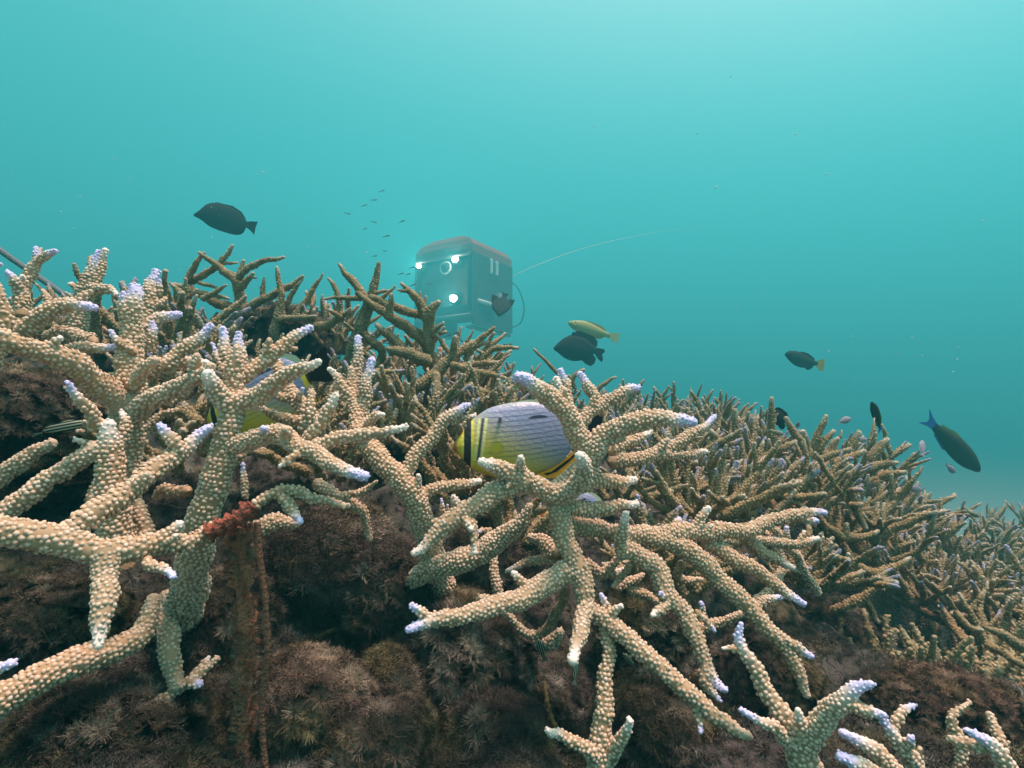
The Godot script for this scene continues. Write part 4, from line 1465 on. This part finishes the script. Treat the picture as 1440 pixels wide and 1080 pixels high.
func build_turf() -> void:
	var fine := tuft_mesh(1, 60, 0.0062, 0.0055)
	var coarse := tuft_mesh(2, 46, 0.0085, 0.0065)
	var r := RandomNumberGenerator.new()
	r.seed = 9
	for kind in 2:
		var places := []
		var tries := 0
		while places.size() < (22000 if kind == 0 else 8000) and tries < 200000:
			tries += 1
			var z := -0.12 - 0.85 * r.randf() * r.randf() - r.randf() * 0.1
			var x := r.randf_range(-0.95, 1.05) * (0.12 - z) * 1.05
			var y := mound_at(x, z)
			var patch := noise.get_noise_3d(x * 500.0, kind * 40.0, z * 500.0)
			if patch < -0.12:
				continue
			var nn := Vector3(mound_at(x - 0.01, z) - mound_at(x + 0.01, z), 0.02, mound_at(x, z - 0.01) - mound_at(x, z + 0.01)).normalized()
			places.append([Vector3(x, y - 0.0005, z), nn, r.randf_range(0.6, 1.3), turf_colour(Vector3(x, y, z)) * r.randf_range(0.9, 2.0)])
		var o := scatter_turf("turf_algae" if kind == 0 else "branching_algae", self, fine if kind == 0 else coarse, places)
		tag(o, "fine fuzzy brown turf algae over the reef mound" if kind == 0 else "coarser tufts of brown seaweed over the reef mound", "algae", "", "stuff")
	for k in STICKS.size():
		var o := thing("old_coral_stick", "old brown coral stick lying on the reef base %s" % ("at the lower left" if STICKS[k][1] < -60 else ("in the bottom centre" if STICKS[k][1] < 110 else "at the lower right")), "coral", Vector3.ZERO, "old coral sticks")
		part("branch", branch_meshes(STICKS[k], 1, PALETTES[3], 7000 + k)[0], coral_far_mat, o)
	for k in ROCKS.size():
		var q: Array = ROCKS[k]
		turfed_rock(q[0], q[1], q[2], 300 + k * 13, q[3], q[4], coarse if k % 3 == 1 else fine, q[5])


const STICKS := [
	[2, -17, 1108, -310, 31, -12, 1122, -315, 51, -8, 1130, -319, 32],
	[2, -68, 1121, -340, 26, -52, 1122, -345, 30, -35, 1111, -350, 22],
	[2, 19, 1109, -371, 28, 12, 1123, -380, 29, 5, 1130, -384, 19],
	[2, -167, 1142, -339, 30, -154, 1155, -358, 32, -145, 1160, -368, 23],
	[2, -131, 1151, -368, 28, -115, 1156, -378, 29, -97, 1147, -384, 24],
	[2, 68, 1116, -340, 26, 88, 1120, -350, 26, 107, 1110, -355, 22],
	[2, 117, 1116, -320, 28, 133, 1111, -320, 28, 144, 1107, -316, 20],
	[2, 118, 1113, -390, 30, 145, 1119, -410, 31, 159, 1128, -420, 21],
	[2, 305, 1094, -431, 49, 329, 1097, -441, 56, 335, 1085, -432, 38],
	[2, 301, 1096, -411, 41, 310, 1103, -411, 41, 328, 1106, -416, 32],
	[2, 313, 1086, -372, 33, 331, 1094, -381, 34, 347, 1106, -391, 25],
	[2, -282, 1184, -327, 33, -270, 1185, -336, 34, -252, 1180, -337, 26],
	[2, -169, 1136, -319, 24, -159, 1145, -324, 25, -160, 1155, -328, 17],
	[2, -58, 1133, -379, 24, -47, 1140, -389, 30, -40, 1149, -398, 20],
	[2, -86, 1121, -310, 23, -99, 1130, -314, 24, -107, 1138, -319, 16],
	[2, 32, 1111, -320, 24, 21, 1126, -330, 29, 19, 1138, -339, 21],
	[2, -229, 1146, -298, 26, -207, 1142, -299, 30, -181, 1134, -294, 22],
	[2, 251, 1072, -433, 38, 273, 1078, -442, 39, 290, 1075, -442, 28],
]
const ROCKS := [
	["big fuzzy grey-brown rock under the lilac fork of the large coral", Vector3(-0.033, 1.139, -0.369), Vector3(0.045, 0.036, 0.036), 1500, Color(1.9, 1.8, 1.7), 1.0],
	["dark purple turf-covered rock below the lilac tip of the left coral", Vector3(-0.130, 1.191, -0.406), Vector3(0.040, 0.036, 0.035), 1700, Color(1.0, 0.9, 0.88), 1.1],
	["blackish turf-covered rock left of the lilac fork", Vector3(-0.081, 1.172, -0.392), Vector3(0.036, 0.036, 0.032), 1200, Color(0.8, 0.75, 0.75), 1.1],
	["orange-brown fuzzy rock right of the foot of the stake", Vector3(-0.113, 1.143, -0.309), Vector3(0.034, 0.020, 0.028), 1300, Color(1.9, 1.6, 1.3), 0.9],
	["small fuzzy knob standing up in the dark bottom centre", Vector3(-0.073, 1.136, -0.329), Vector3(0.016, 0.020, 0.016), 600, Color(1.6, 1.5, 1.2), 0.8],
	["rough brown rock at the bottom edge below the fuzzy knob", Vector3(-0.075, 1.124, -0.300), Vector3(0.030, 0.022, 0.026), 1000, Color(1.4, 1.2, 1.1), 0.9],
	["dark turf rock at the bottom edge left of the forked brown stem", Vector3(-0.012, 1.105, -0.331), Vector3(0.040, 0.028, 0.03), 1000, Color(0.9, 0.75, 0.7), 1.0],
	["big brown dusty rock at the left edge under the pale arms", Vector3(-0.360, 1.279, -0.402), Vector3(0.060, 0.050, 0.05), 1100, Color(1.5, 1.35, 1.1), 0.8],
	["mossy brown rock at the left edge below the thick branch", Vector3(-0.273, 1.180, -0.317), Vector3(0.050, 0.024, 0.03), 1000, Color(1.5, 1.3, 1.0), 0.8],
	["grey-green turf rock between the drooping right-hand arms", Vector3(0.101, 1.137, -0.429), Vector3(0.034, 0.03, 0.03), 900, Color(1.5, 1.5, 1.2), 1.0],
	["dull purple rock beside the small tube sponge on the right", Vector3(0.175, 1.118, -0.390), Vector3(0.034, 0.026, 0.03), 700, Color(1.2, 0.95, 0.95), 0.7],
	["reddish-brown rock near the lilac prongs at the lower right", Vector3(0.282, 1.100, -0.371), Vector3(0.05, 0.028, 0.035), 900, Color(1.9, 1.2, 1.0), 0.8],
	["shaded turf rock behind the stake", Vector3(-0.185, 1.168, -0.347), Vector3(0.034, 0.028, 0.03), 800, Color(1.1, 1.0, 0.9), 1.0],
	["turf-covered rock under the raised tip of the large coral", Vector3(-0.017, 1.175, -0.447), Vector3(0.036, 0.03, 0.03), 900, Color(1.2, 1.1, 1.0), 1.0],
	["dark turf rock beside the forked brown stem at the bottom", Vector3(0.090, 1.108, -0.341), Vector3(0.036, 0.028, 0.03), 900, Color(0.9, 0.8, 0.75), 1.0],
	["brown rock at the bottom left corner under the lowest branch", Vector3(-0.200, 1.139, -0.279), Vector3(0.045, 0.025, 0.03), 900, Color(0.9, 0.8, 0.7), 0.9],
	["turf-covered rock in the hollow under the drooping right arms", Vector3(0.346, 1.048, -0.614), Vector3(0.06, 0.04, 0.05), 900, Color(1.0, 0.95, 0.9), 1.0],
	["turf-covered rock deep in the hollow below the right slope", Vector3(0.458, 0.963, -0.679), Vector3(0.08, 0.05, 0.06), 1100, Color(1.0, 0.95, 0.9), 1.0],
	["algae-grown lump at the foot of the ridge coral", Vector3(-0.108, 1.251, -0.643), Vector3(0.06, 0.045, 0.05), 900, Color(1.3, 1.4, 1.2), 1.0],
	["algae-grown lump among the skyline corals", Vector3(-0.324, 1.401, -0.776), Vector3(0.07, 0.045, 0.05), 900, Color(1.5, 1.6, 1.4), 1.0],
]


func build_stake() -> void:
	var o := thing("stake", "rusty algae-grown stake that holds up the low left coral branch", "stake", Vector3(-0.130, 1.134, -0.277))
	var rust := StandardMaterial3D.new()
	rust.vertex_color_use_as_albedo = true
	rust.roughness = 0.95
	rust.uv1_triplanar = true
	rust.uv1_scale = Vector3.ONE * 30.0
	rust.heightmap_enabled = true
	rust.heightmap_texture = grain(12, 0.06, FastNoiseLite.TYPE_CELLULAR)
	rust.heightmap_scale = 0.25
	var inv := o.transform.affine_inverse()
	var post := smooth_line([inv * Vector3(-0.132, 1.120, -0.278), inv * Vector3(-0.131, 1.154, -0.276), inv * Vector3(-0.130, 1.190, -0.272), inv * Vector3(-0.129, 1.226, -0.266), inv * Vector3(-0.128, 1.247, -0.261)], 10)
	part("post", tube(post, range(post.size()).map(func(k): return 0.0040 + 0.0011 * sin(k * 0.9) + 0.0008 * sin(k * 2.3)), 16, 1.3, Color(0.42, 0.17, 0.09)), rust, o)
	var cord := smooth_line([inv * Vector3(-0.116, 1.250, -0.253), inv * Vector3(-0.116, 1.232, -0.256), inv * Vector3(-0.114, 1.211, -0.259), inv * Vector3(-0.114, 1.187, -0.262), inv * Vector3(-0.118, 1.160, -0.266), inv * Vector3(-0.117, 1.128, -0.269)], 10)
	part("cord", tube(cord, range(cord.size()).map(func(_k): return 0.0014), 8, 0.9, Color(0.30, 0.12, 0.07)), rust, o)
	var tie := smooth_line([inv * Vector3(-0.135, 1.247, -0.246), inv * Vector3(-0.129, 1.250, -0.248), inv * Vector3(-0.123, 1.253, -0.250), inv * Vector3(-0.118, 1.258, -0.252)], 8)
	part("tie", tube(tie, range(tie.size()).map(func(k): return 0.0040 + 0.0012 * sin(k * 1.3)), 14, 0.5, Color(0.30, 0.085, 0.05)), rust, o)
	var tuft := tuft_mesh(5, 22, 0.006, 0.004)
	var r := RandomNumberGenerator.new()
	r.seed = 4
	var places := []
	for k in 380:
		var u := r.randf() * (post.size() - 1.001)
		var p: Vector3 = post[int(u)].lerp(post[int(u) + 1], u - int(u))
		var a := r.randf() * TAU
		var d := Vector3(cos(a), 0.1, sin(a))
		places.append([p + d * 0.0036, d, r.randf_range(0.3, 0.75), [Color(0.42, 0.17, 0.10), Color(0.34, 0.24, 0.17), Color(0.28, 0.23, 0.15)][r.randi() % 3]])
	scatter_turf("turf", o, tuft, places)
	# slanting rod far left
	var rod := smooth_line([Vector3(-0.961, 1.638, -0.934), Vector3(-0.887, 1.581, -0.937), Vector3(-0.770, 1.500, -0.941), Vector3(-0.702, 1.453, -0.943)], 6)
	var rd := part("rod", tube(rod, range(rod.size()).map(func(_k): return 0.0050), 12, 0.25, Color(0.14, 0.17, 0.18)), rust, self)
	tag(rd, "dark slanting rod behind the corals at the upper left", "rod")
	# little tube sponge
	var sp := part("tube_sponge", tube_sponge(), paint(Color(0.16, 0.10, 0.10), 0.95), self)
	sp.position = Vector3(0.152, 1.120, -0.370)
	sp.rotation_degrees = Vector3(55, 10, 0)
	tag(sp, "small dull purple tube sponge with an open mouth between the right arms", "sponge")


func tube_sponge() -> ArrayMesh:
	var st := SurfaceTool.new()
	st.begin(Mesh.PRIMITIVE_TRIANGLES)
	var prof := [Vector2(0.007, -0.02), Vector2(0.0078, -0.008), Vector2(0.0072, 0.0), Vector2(0.0062, 0.0012), Vector2(0.005, 0.0), Vector2(0.0045, -0.008), Vector2(0.0008, -0.016)]
	var segs := 20
	for j in prof.size():
		for i in segs + 1:
			var a := TAU * i / segs
			var k := 1.0 + 0.08 * sin(a * 3.0 + j)
			st.set_smooth_group(0)
			st.add_vertex(Vector3(cos(a) * prof[j].x * k, prof[j].y, sin(a) * prof[j].x * k))
	for j in prof.size() - 1:
		for i in segs:
			var a := j * (segs + 1) + i
			for q in [a, a + segs + 1, a + 1, a + 1, a + segs + 1, a + segs + 2]:
				st.add_index(q)
	st.generate_normals()
	return st.commit()


func build_fish() -> void:
	var black := paint(Color(0.012, 0.012, 0.014), 0.4)
	var orange := paint(Color(0.85, 0.36, 0.02), 0.5)
	var yellow := paint(Color(0.60, 0.50, 0.05), 0.5)
	var pale_rim := paint(Color(0.55, 0.60, 0.42), 0.5)
	var butterfly := {
		"top": [[0, -0.012], [0.06, 0.05], [0.13, 0.115], [0.2, 0.161], [0.3, 0.207], [0.44, 0.23], [0.59, 0.235], [0.72, 0.217], [0.86, 0.161], [0.94, 0.09], [1, 0.045]],
		"bottom": [[0, -0.04], [0.07, -0.10], [0.14, -0.17], [0.24, -0.212], [0.35, -0.24], [0.5, -0.249], [0.69, -0.226], [0.86, -0.17], [0.94, -0.09], [1, -0.045]],
		"wide": 0.075, "skin": butterfly_skin(),
		"fins": [
			["dorsal_fin", [[-0.30, 0.15], [-0.22, 0.195], [-0.12, 0.232], [0.0, 0.246], [0.10, 0.238], [0.20, 0.205], [0.28, 0.15], [0.31, 0.09], [0.25, 0.08], [0.1, 0.17], [-0.1, 0.20]], pale_rim],
			["anal_fin", [[0.02, -0.235], [0.09, -0.22], [0.25, -0.135], [0.31, -0.09], [0.30, -0.20], [0.24, -0.262], [0.16, -0.278], [0.07, -0.266]], orange],
			["anal_stripe", [[0.07, -0.238], [0.12, -0.232], [0.25, -0.155], [0.31, -0.105], [0.31, -0.125], [0.25, -0.172], [0.16, -0.232], [0.09, -0.252]], black],
			["tail_fin", [[0.30, 0.045], [0.30, -0.045], [0.40, -0.10], [0.5, -0.12], [0.47, 0.0], [0.5, 0.12], [0.40, 0.10]], black],
		],
		"eye": [-0.405, 0.03, 0.022, 0.036, paint(Color(0.01, 0.01, 0.012), 0.15)],
		"pectoral": [[[0.0, 0.015], [0.03, 0.032], [0.06, 0.036], [0.08, 0.024], [0.085, 0.005], [0.075, -0.016], [0.05, -0.03], [0.025, -0.03], [0.0, -0.015]], Vector3(-0.27, -0.045, 0.07), yellow],
	}
	# the black stripe lies on the orange fin: a little thicker than it
	var main := make_fish("butterflyfish", "yellow and lilac striped butterflyfish peering out behind the large forked coral", butterfly, 0.1126, Vector3(0.013, 1.282, -0.401), 184.5, 6.0)
	main.get_node("anal_stripe").scale.z = 1.8
	copy_fish(main, "butterflyfish half hidden behind the upright coral stem on the left", Vector3(-0.162, 1.314, -0.365), 203.0, -8.0, 0.86)
	copy_fish(main, "mostly hidden butterflyfish low behind the two pale right-pointing prongs", Vector3(0.057, 1.216, -0.465), 176.0, 30.0, 0.68)

	var dusk := paint(Color(0.012, 0.014, 0.016), 0.85)
	var olive := paint(Color(0.016, 0.022, 0.014), 0.85)
	var dull_yellow := paint(Color(0.36, 0.28, 0.08), 0.6)
	var surgeon := {
		"top": [[0, 0.04], [0.1, 0.11], [0.25, 0.235], [0.43, 0.262], [0.68, 0.215], [0.86, 0.125], [1, -0.005]],
		"bottom": [[0, 0.015], [0.15, -0.05], [0.31, -0.15], [0.61, -0.235], [0.83, -0.265], [0.95, -0.22], [1, -0.12]],
		"wide": 0.07, "skin": dusk,
		"fins": [["tail_fin", [[0.28, -0.03], [0.28, -0.10], [0.36, -0.15], [0.45, -0.24], [0.465, -0.13], [0.5, -0.012], [0.40, -0.012]], dusk],
			["dorsal_fin", [[-0.30, 0.22], [-0.15, 0.275], [0.1, 0.23], [0.24, 0.14], [0.32, 0.01], [0.1, 0.16]], dusk],
			["snout", [[-0.5, 0.04], [-0.5, 0.01], [-0.42, -0.02], [-0.40, 0.08]], paint(Color(0.10, 0.06, 0.03))]],
		"eye": [-0.34, 0.08, 0.018, 0.042, black],
	}
	make_fish("surgeonfish", "dark oval surgeonfish swimming left above the skyline corals", surgeon, 0.215, Vector3(-1.043, 2.006, -1.966), 180.0, 12.0)
	var damsel := {
		"top": [[0, 0.02], [0.13, 0.13], [0.3, 0.225], [0.5, 0.25], [0.75, 0.2], [0.9, 0.10], [1, 0.03]],
		"bottom": [[0, -0.02], [0.1, -0.075], [0.25, -0.17], [0.45, -0.225], [0.7, -0.20], [0.9, -0.12], [1, -0.05]],
		"wide": 0.085, "skin": dusk,
		"fins": [["dorsal_fin", [[-0.25, 0.19], [-0.2, 0.26], [-0.17, 0.25], [-0.12, 0.33], [-0.09, 0.31], [-0.04, 0.345], [0.1, 0.315], [0.28, 0.24], [0.355, 0.15], [0.34, 0.05], [0.25, 0.04], [0.0, 0.2]], dusk],
			["anal_fin", [[0.02, -0.19], [0.12, -0.28], [0.21, -0.315], [0.29, -0.27], [0.32, -0.17], [0.25, -0.08]], dusk],
			["tail_fin", [[0.28, 0.04], [0.28, -0.06], [0.36, -0.18], [0.43, -0.24], [0.46, -0.18], [0.44, -0.09], [0.5, -0.04], [0.48, 0.01], [0.40, 0.02]], dusk]],
		"eye": [-0.36, 0.06, 0.02, 0.05, black],
	}
	var dm := make_fish("damselfish", "black deep-bodied damselfish hovering under the yellowish fish", damsel, 0.214, Vector3(0.271, 1.555, -2.190), 180.0, 10.0)
	var slim := {
		"top": [[0, 0.02], [0.12, 0.07], [0.35, 0.115], [0.6, 0.10], [0.85, 0.055], [1, 0.04]],
		"bottom": [[0, -0.03], [0.12, -0.085], [0.35, -0.135], [0.6, -0.12], [0.85, -0.06], [1, -0.04]],
		"wide": 0.065, "skin": paint(Color(0.30, 0.30, 0.11), 0.55),
		"fins": [["tail_fin", [[0.29, 0.04], [0.29, -0.04], [0.40, -0.08], [0.5, -0.10], [0.49, 0.0], [0.5, 0.10], [0.40, 0.08]], paint(Color(0.48, 0.46, 0.22))],
			["dorsal_fin", [[-0.22, 0.09], [-0.15, 0.135], [0.1, 0.13], [0.22, 0.085], [0.2, 0.05], [0.0, 0.08]], dull_yellow],
			["anal_fin", [[0.0, -0.11], [0.05, -0.15], [0.2, -0.09], [0.2, -0.05]], dull_yellow]],
		"eye": [-0.38, 0.035, 0.018, 0.04, black],
	}
	make_fish("rabbitfish", "slim yellowish fish just above the black damselfish", slim, 0.260, Vector3(0.388, 1.689, -2.583), 164.0, 10.0)
	var stocky := {
		"top": [[0, 0.06], [0.09, 0.125], [0.35, 0.16], [0.64, 0.115], [0.89, 0.05], [1, 0.035]],
		"bottom": [[0, 0.01], [0.19, -0.10], [0.40, -0.165], [0.69, -0.15], [0.92, -0.06], [1, -0.045]],
		"wide": 0.085, "skin": dusk,
		"fins": [["tail_fin", [[0.28, 0.04], [0.28, -0.045], [0.41, -0.14], [0.5, -0.13], [0.5, 0.0], [0.49, 0.13], [0.42, 0.12]], dull_yellow],
			["dorsal_fin", [[-0.25, 0.12], [-0.1, 0.18], [0.05, 0.17], [0.22, 0.10], [0.24, 0.05], [0.0, 0.1]], dusk],
			["anal_fin", [[0.02, -0.13], [0.07, -0.19], [0.16, -0.17], [0.24, -0.08], [0.1, -0.08]], dusk]],
		"eye": [-0.37, 0.06, 0.018, 0.05, black],
	}
	make_fish("reef_fish", "dark stocky fish with a dull yellow tail alone in open water on the right", stocky, 0.183, Vector3(1.175, 1.509, -2.192), 169.0, 12.0)
	var wrasse := {
		"top": [[0, 0.015], [0.08, 0.06], [0.25, 0.115], [0.5, 0.125], [0.75, 0.09], [0.92, 0.055], [1, 0.045]],
		"bottom": [[0, -0.02], [0.08, -0.05], [0.25, -0.10], [0.5, -0.115], [0.75, -0.085], [0.92, -0.055], [1, -0.045]],
		"wide": 0.075, "skin": olive,
		"fins": [["tail_fin", [[0.28, 0.04], [0.28, -0.04], [0.38, -0.055], [0.5, -0.10], [0.42, -0.02], [0.42, 0.02], [0.5, 0.10], [0.38, 0.055]], paint(Color(0.03, 0.12, 0.42), 0.5)],
			["dorsal_fin", [[-0.27, 0.09], [-0.15, 0.13], [0.05, 0.135], [0.25, 0.08], [0.25, 0.04], [0.0, 0.09]], paint(Color(0.20, 0.20, 0.04), 0.5)],
			["anal_fin", [[-0.02, -0.095], [0.05, -0.125], [0.25, -0.075], [0.25, -0.04]], paint(Color(0.03, 0.08, 0.22), 0.5)]],
		"eye": [-0.40, 0.03, 0.014, 0.045, black],
	}
	var wr := make_fish("wrasse", "large dark green wrasse with a blue tail diving at the right", wrasse, 0.235, Vector3(1.202, 1.215, -1.506), -41.0, 10.0)
	copy_fish(wr, "small dark green wrasse nosing upward above the right-hand slope", Vector3(0.632, 1.292, -0.952), 118.0, 18.0, 0.27)
	copy_fish(dm, "dim dark damselfish behind the tall upright coral stick on the right", Vector3(0.475, 1.290, -0.982), 168.0, 14.0, 0.27)
	copy_fish(dm, "dark damselfish lurking among the skyline corals", Vector3(-0.529, 1.553, -1.489), 200.0, 20.0, 0.38)
	copy_fish(dm, "dark damselfish tucked behind the left skyline coral stems", Vector3(-0.699, 1.605, -1.586), 150.0, 30.0, 0.3)
	var sail := {
		"top": [[0, 0.02], [0.12, 0.12], [0.35, 0.30], [0.6, 0.33], [0.85, 0.20], [1, 0.05]],
		"bottom": [[0, -0.02], [0.12, -0.10], [0.35, -0.24], [0.6, -0.30], [0.85, -0.2], [1, -0.05]],
		"wide": 0.06, "skin": striped_skin(Color(0.012, 0.015, 0.017), Color(0.05, 0.06, 0.06), 9.0),
		"fins": [["dorsal_fin", [[-0.25, 0.2], [0.0, 0.38], [0.3, 0.42], [0.28, 0.2], [0.1, 0.2]], dusk],
			["anal_fin", [[-0.1, -0.2], [0.05, -0.34], [0.3, -0.38], [0.28, -0.18]], dusk],
			["tail_fin", [[0.27, 0.05], [0.27, -0.05], [0.5, -0.12], [0.46, 0.0], [0.5, 0.12]], dusk]],
	}
	make_fish("sailfin_fish", "small striped sail-finned fish tipped head down in front of the vehicle", sail, 0.142, Vector3(-0.047, 1.813, -2.577), 256.0, 25.0)

	# little pale lilac damselfish
	var tiny := {
		"top": [[0, 0.02], [0.15, 0.12], [0.4, 0.2], [0.7, 0.16], [1, 0.04]],
		"bottom": [[0, -0.02], [0.15, -0.12], [0.4, -0.2], [0.7, -0.16], [1, -0.04]],
		"wide": 0.09, "skin": paint(Color(0.28, 0.27, 0.32), 0.6),
		"fins": [["tail_fin", [[0.29, 0.04], [0.29, -0.04], [0.5, -0.14], [0.43, 0.0], [0.5, 0.14]], paint(Color(0.30, 0.29, 0.33))],
			["dorsal_fin", [[-0.15, 0.18], [0.05, 0.23], [0.24, 0.15], [0.2, 0.08]], paint(Color(0.26, 0.25, 0.30))]],
	}
	var t0 := make_fish("lilac_damselfish", "tiny lilac damselfish near the small diving wrasse, swimming right", tiny, 0.027, Vector3(0.515, 1.288, -0.852), 14.0, 15.0, "tiny lilac damselfish")
	copy_fish(t0, "tiny lilac damselfish left of the large wrasse, tipped upright", Vector3(0.614, 1.247, -0.824), 70.0, 25.0, 1.0, "tiny lilac damselfish")
	copy_fish(t0, "tiny lilac damselfish just under the large wrasse", Vector3(0.655, 1.217, -0.825), -35.0, 15.0, 0.9, "tiny lilac damselfish")
	copy_fish(t0, "tiny lilac damselfish skimming the crest of the right slope", Vector3(0.522, 1.260, -0.823), 0.0, 20.0, 0.85, "tiny lilac damselfish")
	copy_fish(t0, "tiny lilac damselfish hugging the corals below the large wrasse", Vector3(0.606, 1.186, -0.827), 170.0, 15.0, 1.1, "tiny lilac damselfish")
	copy_fish(t0, "tiny lilac damselfish between the coral stick and the slope crest", Vector3(0.427, 1.281, -0.822), 95.0, 40.0, 0.55, "tiny lilac damselfish")

	# little striped fish among the branches
	var humbug := {
		"top": [[0, 0.01], [0.15, 0.08], [0.4, 0.12], [0.7, 0.09], [1, 0.035]],
		"bottom": [[0, -0.01], [0.15, -0.08], [0.4, -0.12], [0.7, -0.09], [1, -0.035]],
		"wide": 0.075, "skin": striped_skin(Color(0.015, 0.018, 0.016), Color(0.42, 0.42, 0.30), 4.0),
		"fins": [["tail_fin", [[0.29, 0.035], [0.29, -0.035], [0.5, -0.10], [0.46, 0.0], [0.5, 0.10]], paint(Color(0.22, 0.22, 0.16))]],
	}
	var h0 := make_fish("striped_fish", "small striped fish over the coral thicket beside the tall stick", humbug, 0.026, Vector3(0.316, 1.277, -0.662), -14.0, 15.0, "small striped fish")
	copy_fish(h0, "small striped fish off the end of the right slope", Vector3(0.630, 1.162, -0.758), -20.0, 20.0, 1.15, "small striped fish")
	copy_fish(h0, "small striped fish in the shadow at the far left", Vector3(-0.305, 1.290, -0.371), 12.0, 15.0, 1.25, "small striped fish")
	copy_fish(h0, "small striped fish upright beside the orange coral stub", Vector3(0.018, 1.157, -0.338), 104.0, 30.0, 0.8, "small striped fish")
	copy_fish(h0, "small striped fish below the white hanging prong", Vector3(0.037, 1.150, -0.328), 80.0, 30.0, 0.62, "small striped fish")
	copy_fish(h0, "small striped fish beneath the long diagonal arm", Vector3(0.073, 1.146, -0.349), 125.0, 30.0, 0.72, "small striped fish")

	# shoal of fry
	var fry := {
		"top": [[0, 0.01], [0.2, 0.07], [0.5, 0.085], [1, 0.025]],
		"bottom": [[0, -0.01], [0.2, -0.07], [0.5, -0.085], [1, -0.025]],
		"wide": 0.06, "skin": paint(Color(0.12, 0.14, 0.14), 0.7),
		"fins": [["tail_fin", [[0.29, 0.02], [0.29, -0.02], [0.5, -0.09], [0.44, 0.0], [0.5, 0.09]], dusk]],
	}
	var f0: Node3D = null
	var r := RandomNumberGenerator.new()
	r.seed = 21
	for p in FRY:
		var ang := r.randf_range(-12.0, 22.0)
		if f0 == null:
			f0 = make_fish("fry", "tiny dark fry in the loose shoal left of the vehicle", fry, 0.030, p, ang, 10.0, "shoal of fry")
		else:
			copy_fish(f0, "tiny dark fry in the loose shoal left of the vehicle" if p.x < -0.40 and p.y > 2.0 else "tiny dark fry just above the ridge coral under the vehicle", p, ang, r.randf_range(-20, 20), r.randf_range(0.75, 1.15), "shoal of fry" if p.x < -0.40 and p.y > 2.0 else "fry under the vehicle")


const FRY := [
	Vector3(-0.593, 2.310, -2.451), Vector3(-0.629, 2.269, -2.453), Vector3(-0.728, 2.319, -2.650), Vector3(-0.809, 2.280, -2.652), Vector3(-0.604, 2.134, -2.360), Vector3(-0.502, 2.171, -2.458), Vector3(-0.671, 2.137, -2.460), Vector3(-0.551, 2.072, -2.363),
	Vector3(-0.557, 2.007, -2.366), Vector3(-0.601, 1.985, -2.367), Vector3(-0.399, 1.882, -2.172), Vector3(-0.374, 1.877, -2.173), Vector3(-0.445, 1.857, -2.174), Vector3(-0.416, 1.855, -2.174), Vector3(-0.399, 1.811, -2.176), Vector3(-0.316, 1.793, -2.077),
	Vector3(-0.198, 1.539, -1.690), Vector3(-0.176, 1.547, -1.689), Vector3(-0.126, 1.493, -1.492), Vector3(-0.040, 1.552, -1.689), Vector3(-0.010, 1.487, -1.492), Vector3(-0.318, 1.477, -1.393), Vector3(0.002, 1.404, -1.497),
]


func build_specks() -> void:
	var ball := SphereMesh.new()
	ball.radius = 0.5
	ball.height = 1.0
	ball.radial_segments = 6
	ball.rings = 4
	var mm := MultiMesh.new()
	mm.transform_format = MultiMesh.TRANSFORM_3D
	mm.mesh = ball
	var r := RandomNumberGenerator.new()
	r.seed = 3
	var spots := [Vector3(-0.321, 1.557, -0.487), Vector3(-0.204, 1.497, -0.440), Vector3(0.061, 1.520, -0.589), Vector3(0.023, 1.538, -0.688), Vector3(0.000, 1.534, -0.689), Vector3(0.222, 1.471, -0.492), Vector3(0.375, 1.410, -0.495), Vector3(-0.223, 1.481, -0.591), Vector3(0.017, 1.498, -0.590), Vector3(0.146, 1.523, -0.589), Vector3(-0.031, 1.559, -0.788)]
	for k in 520:
		if k < 90:
			spots.append(Vector3(r.randf_range(-0.8, 0.8), r.randf_range(1.35, 1.85), r.randf_range(-1.1, -0.5)))
		else:
			spots.append(Vector3(r.randf_range(-2.4, 2.4), r.randf_range(1.2, 2.9), r.randf_range(-3.2, -1.0)))
	mm.instance_count = spots.size()
	for k in spots.size():
		var s := r.randf_range(0.0006, 0.0014) if k < 11 else r.randf_range(0.0006, 0.0022)
		mm.set_instance_transform(k, Transform3D(Basis(Vector3.UP, r.randf() * TAU).scaled(Vector3(s, s * 0.7, s * 1.3)), spots[k]))
	var o := MultiMeshInstance3D.new()
	o.name = "drifting_specks"
	o.multimesh = mm
	o.material_override = paint(Color(0.8, 0.8, 0.75), 0.9)
	add_child(o)
	tag(o, "pale specks of debris drifting in the open water", "particles", "", "stuff")
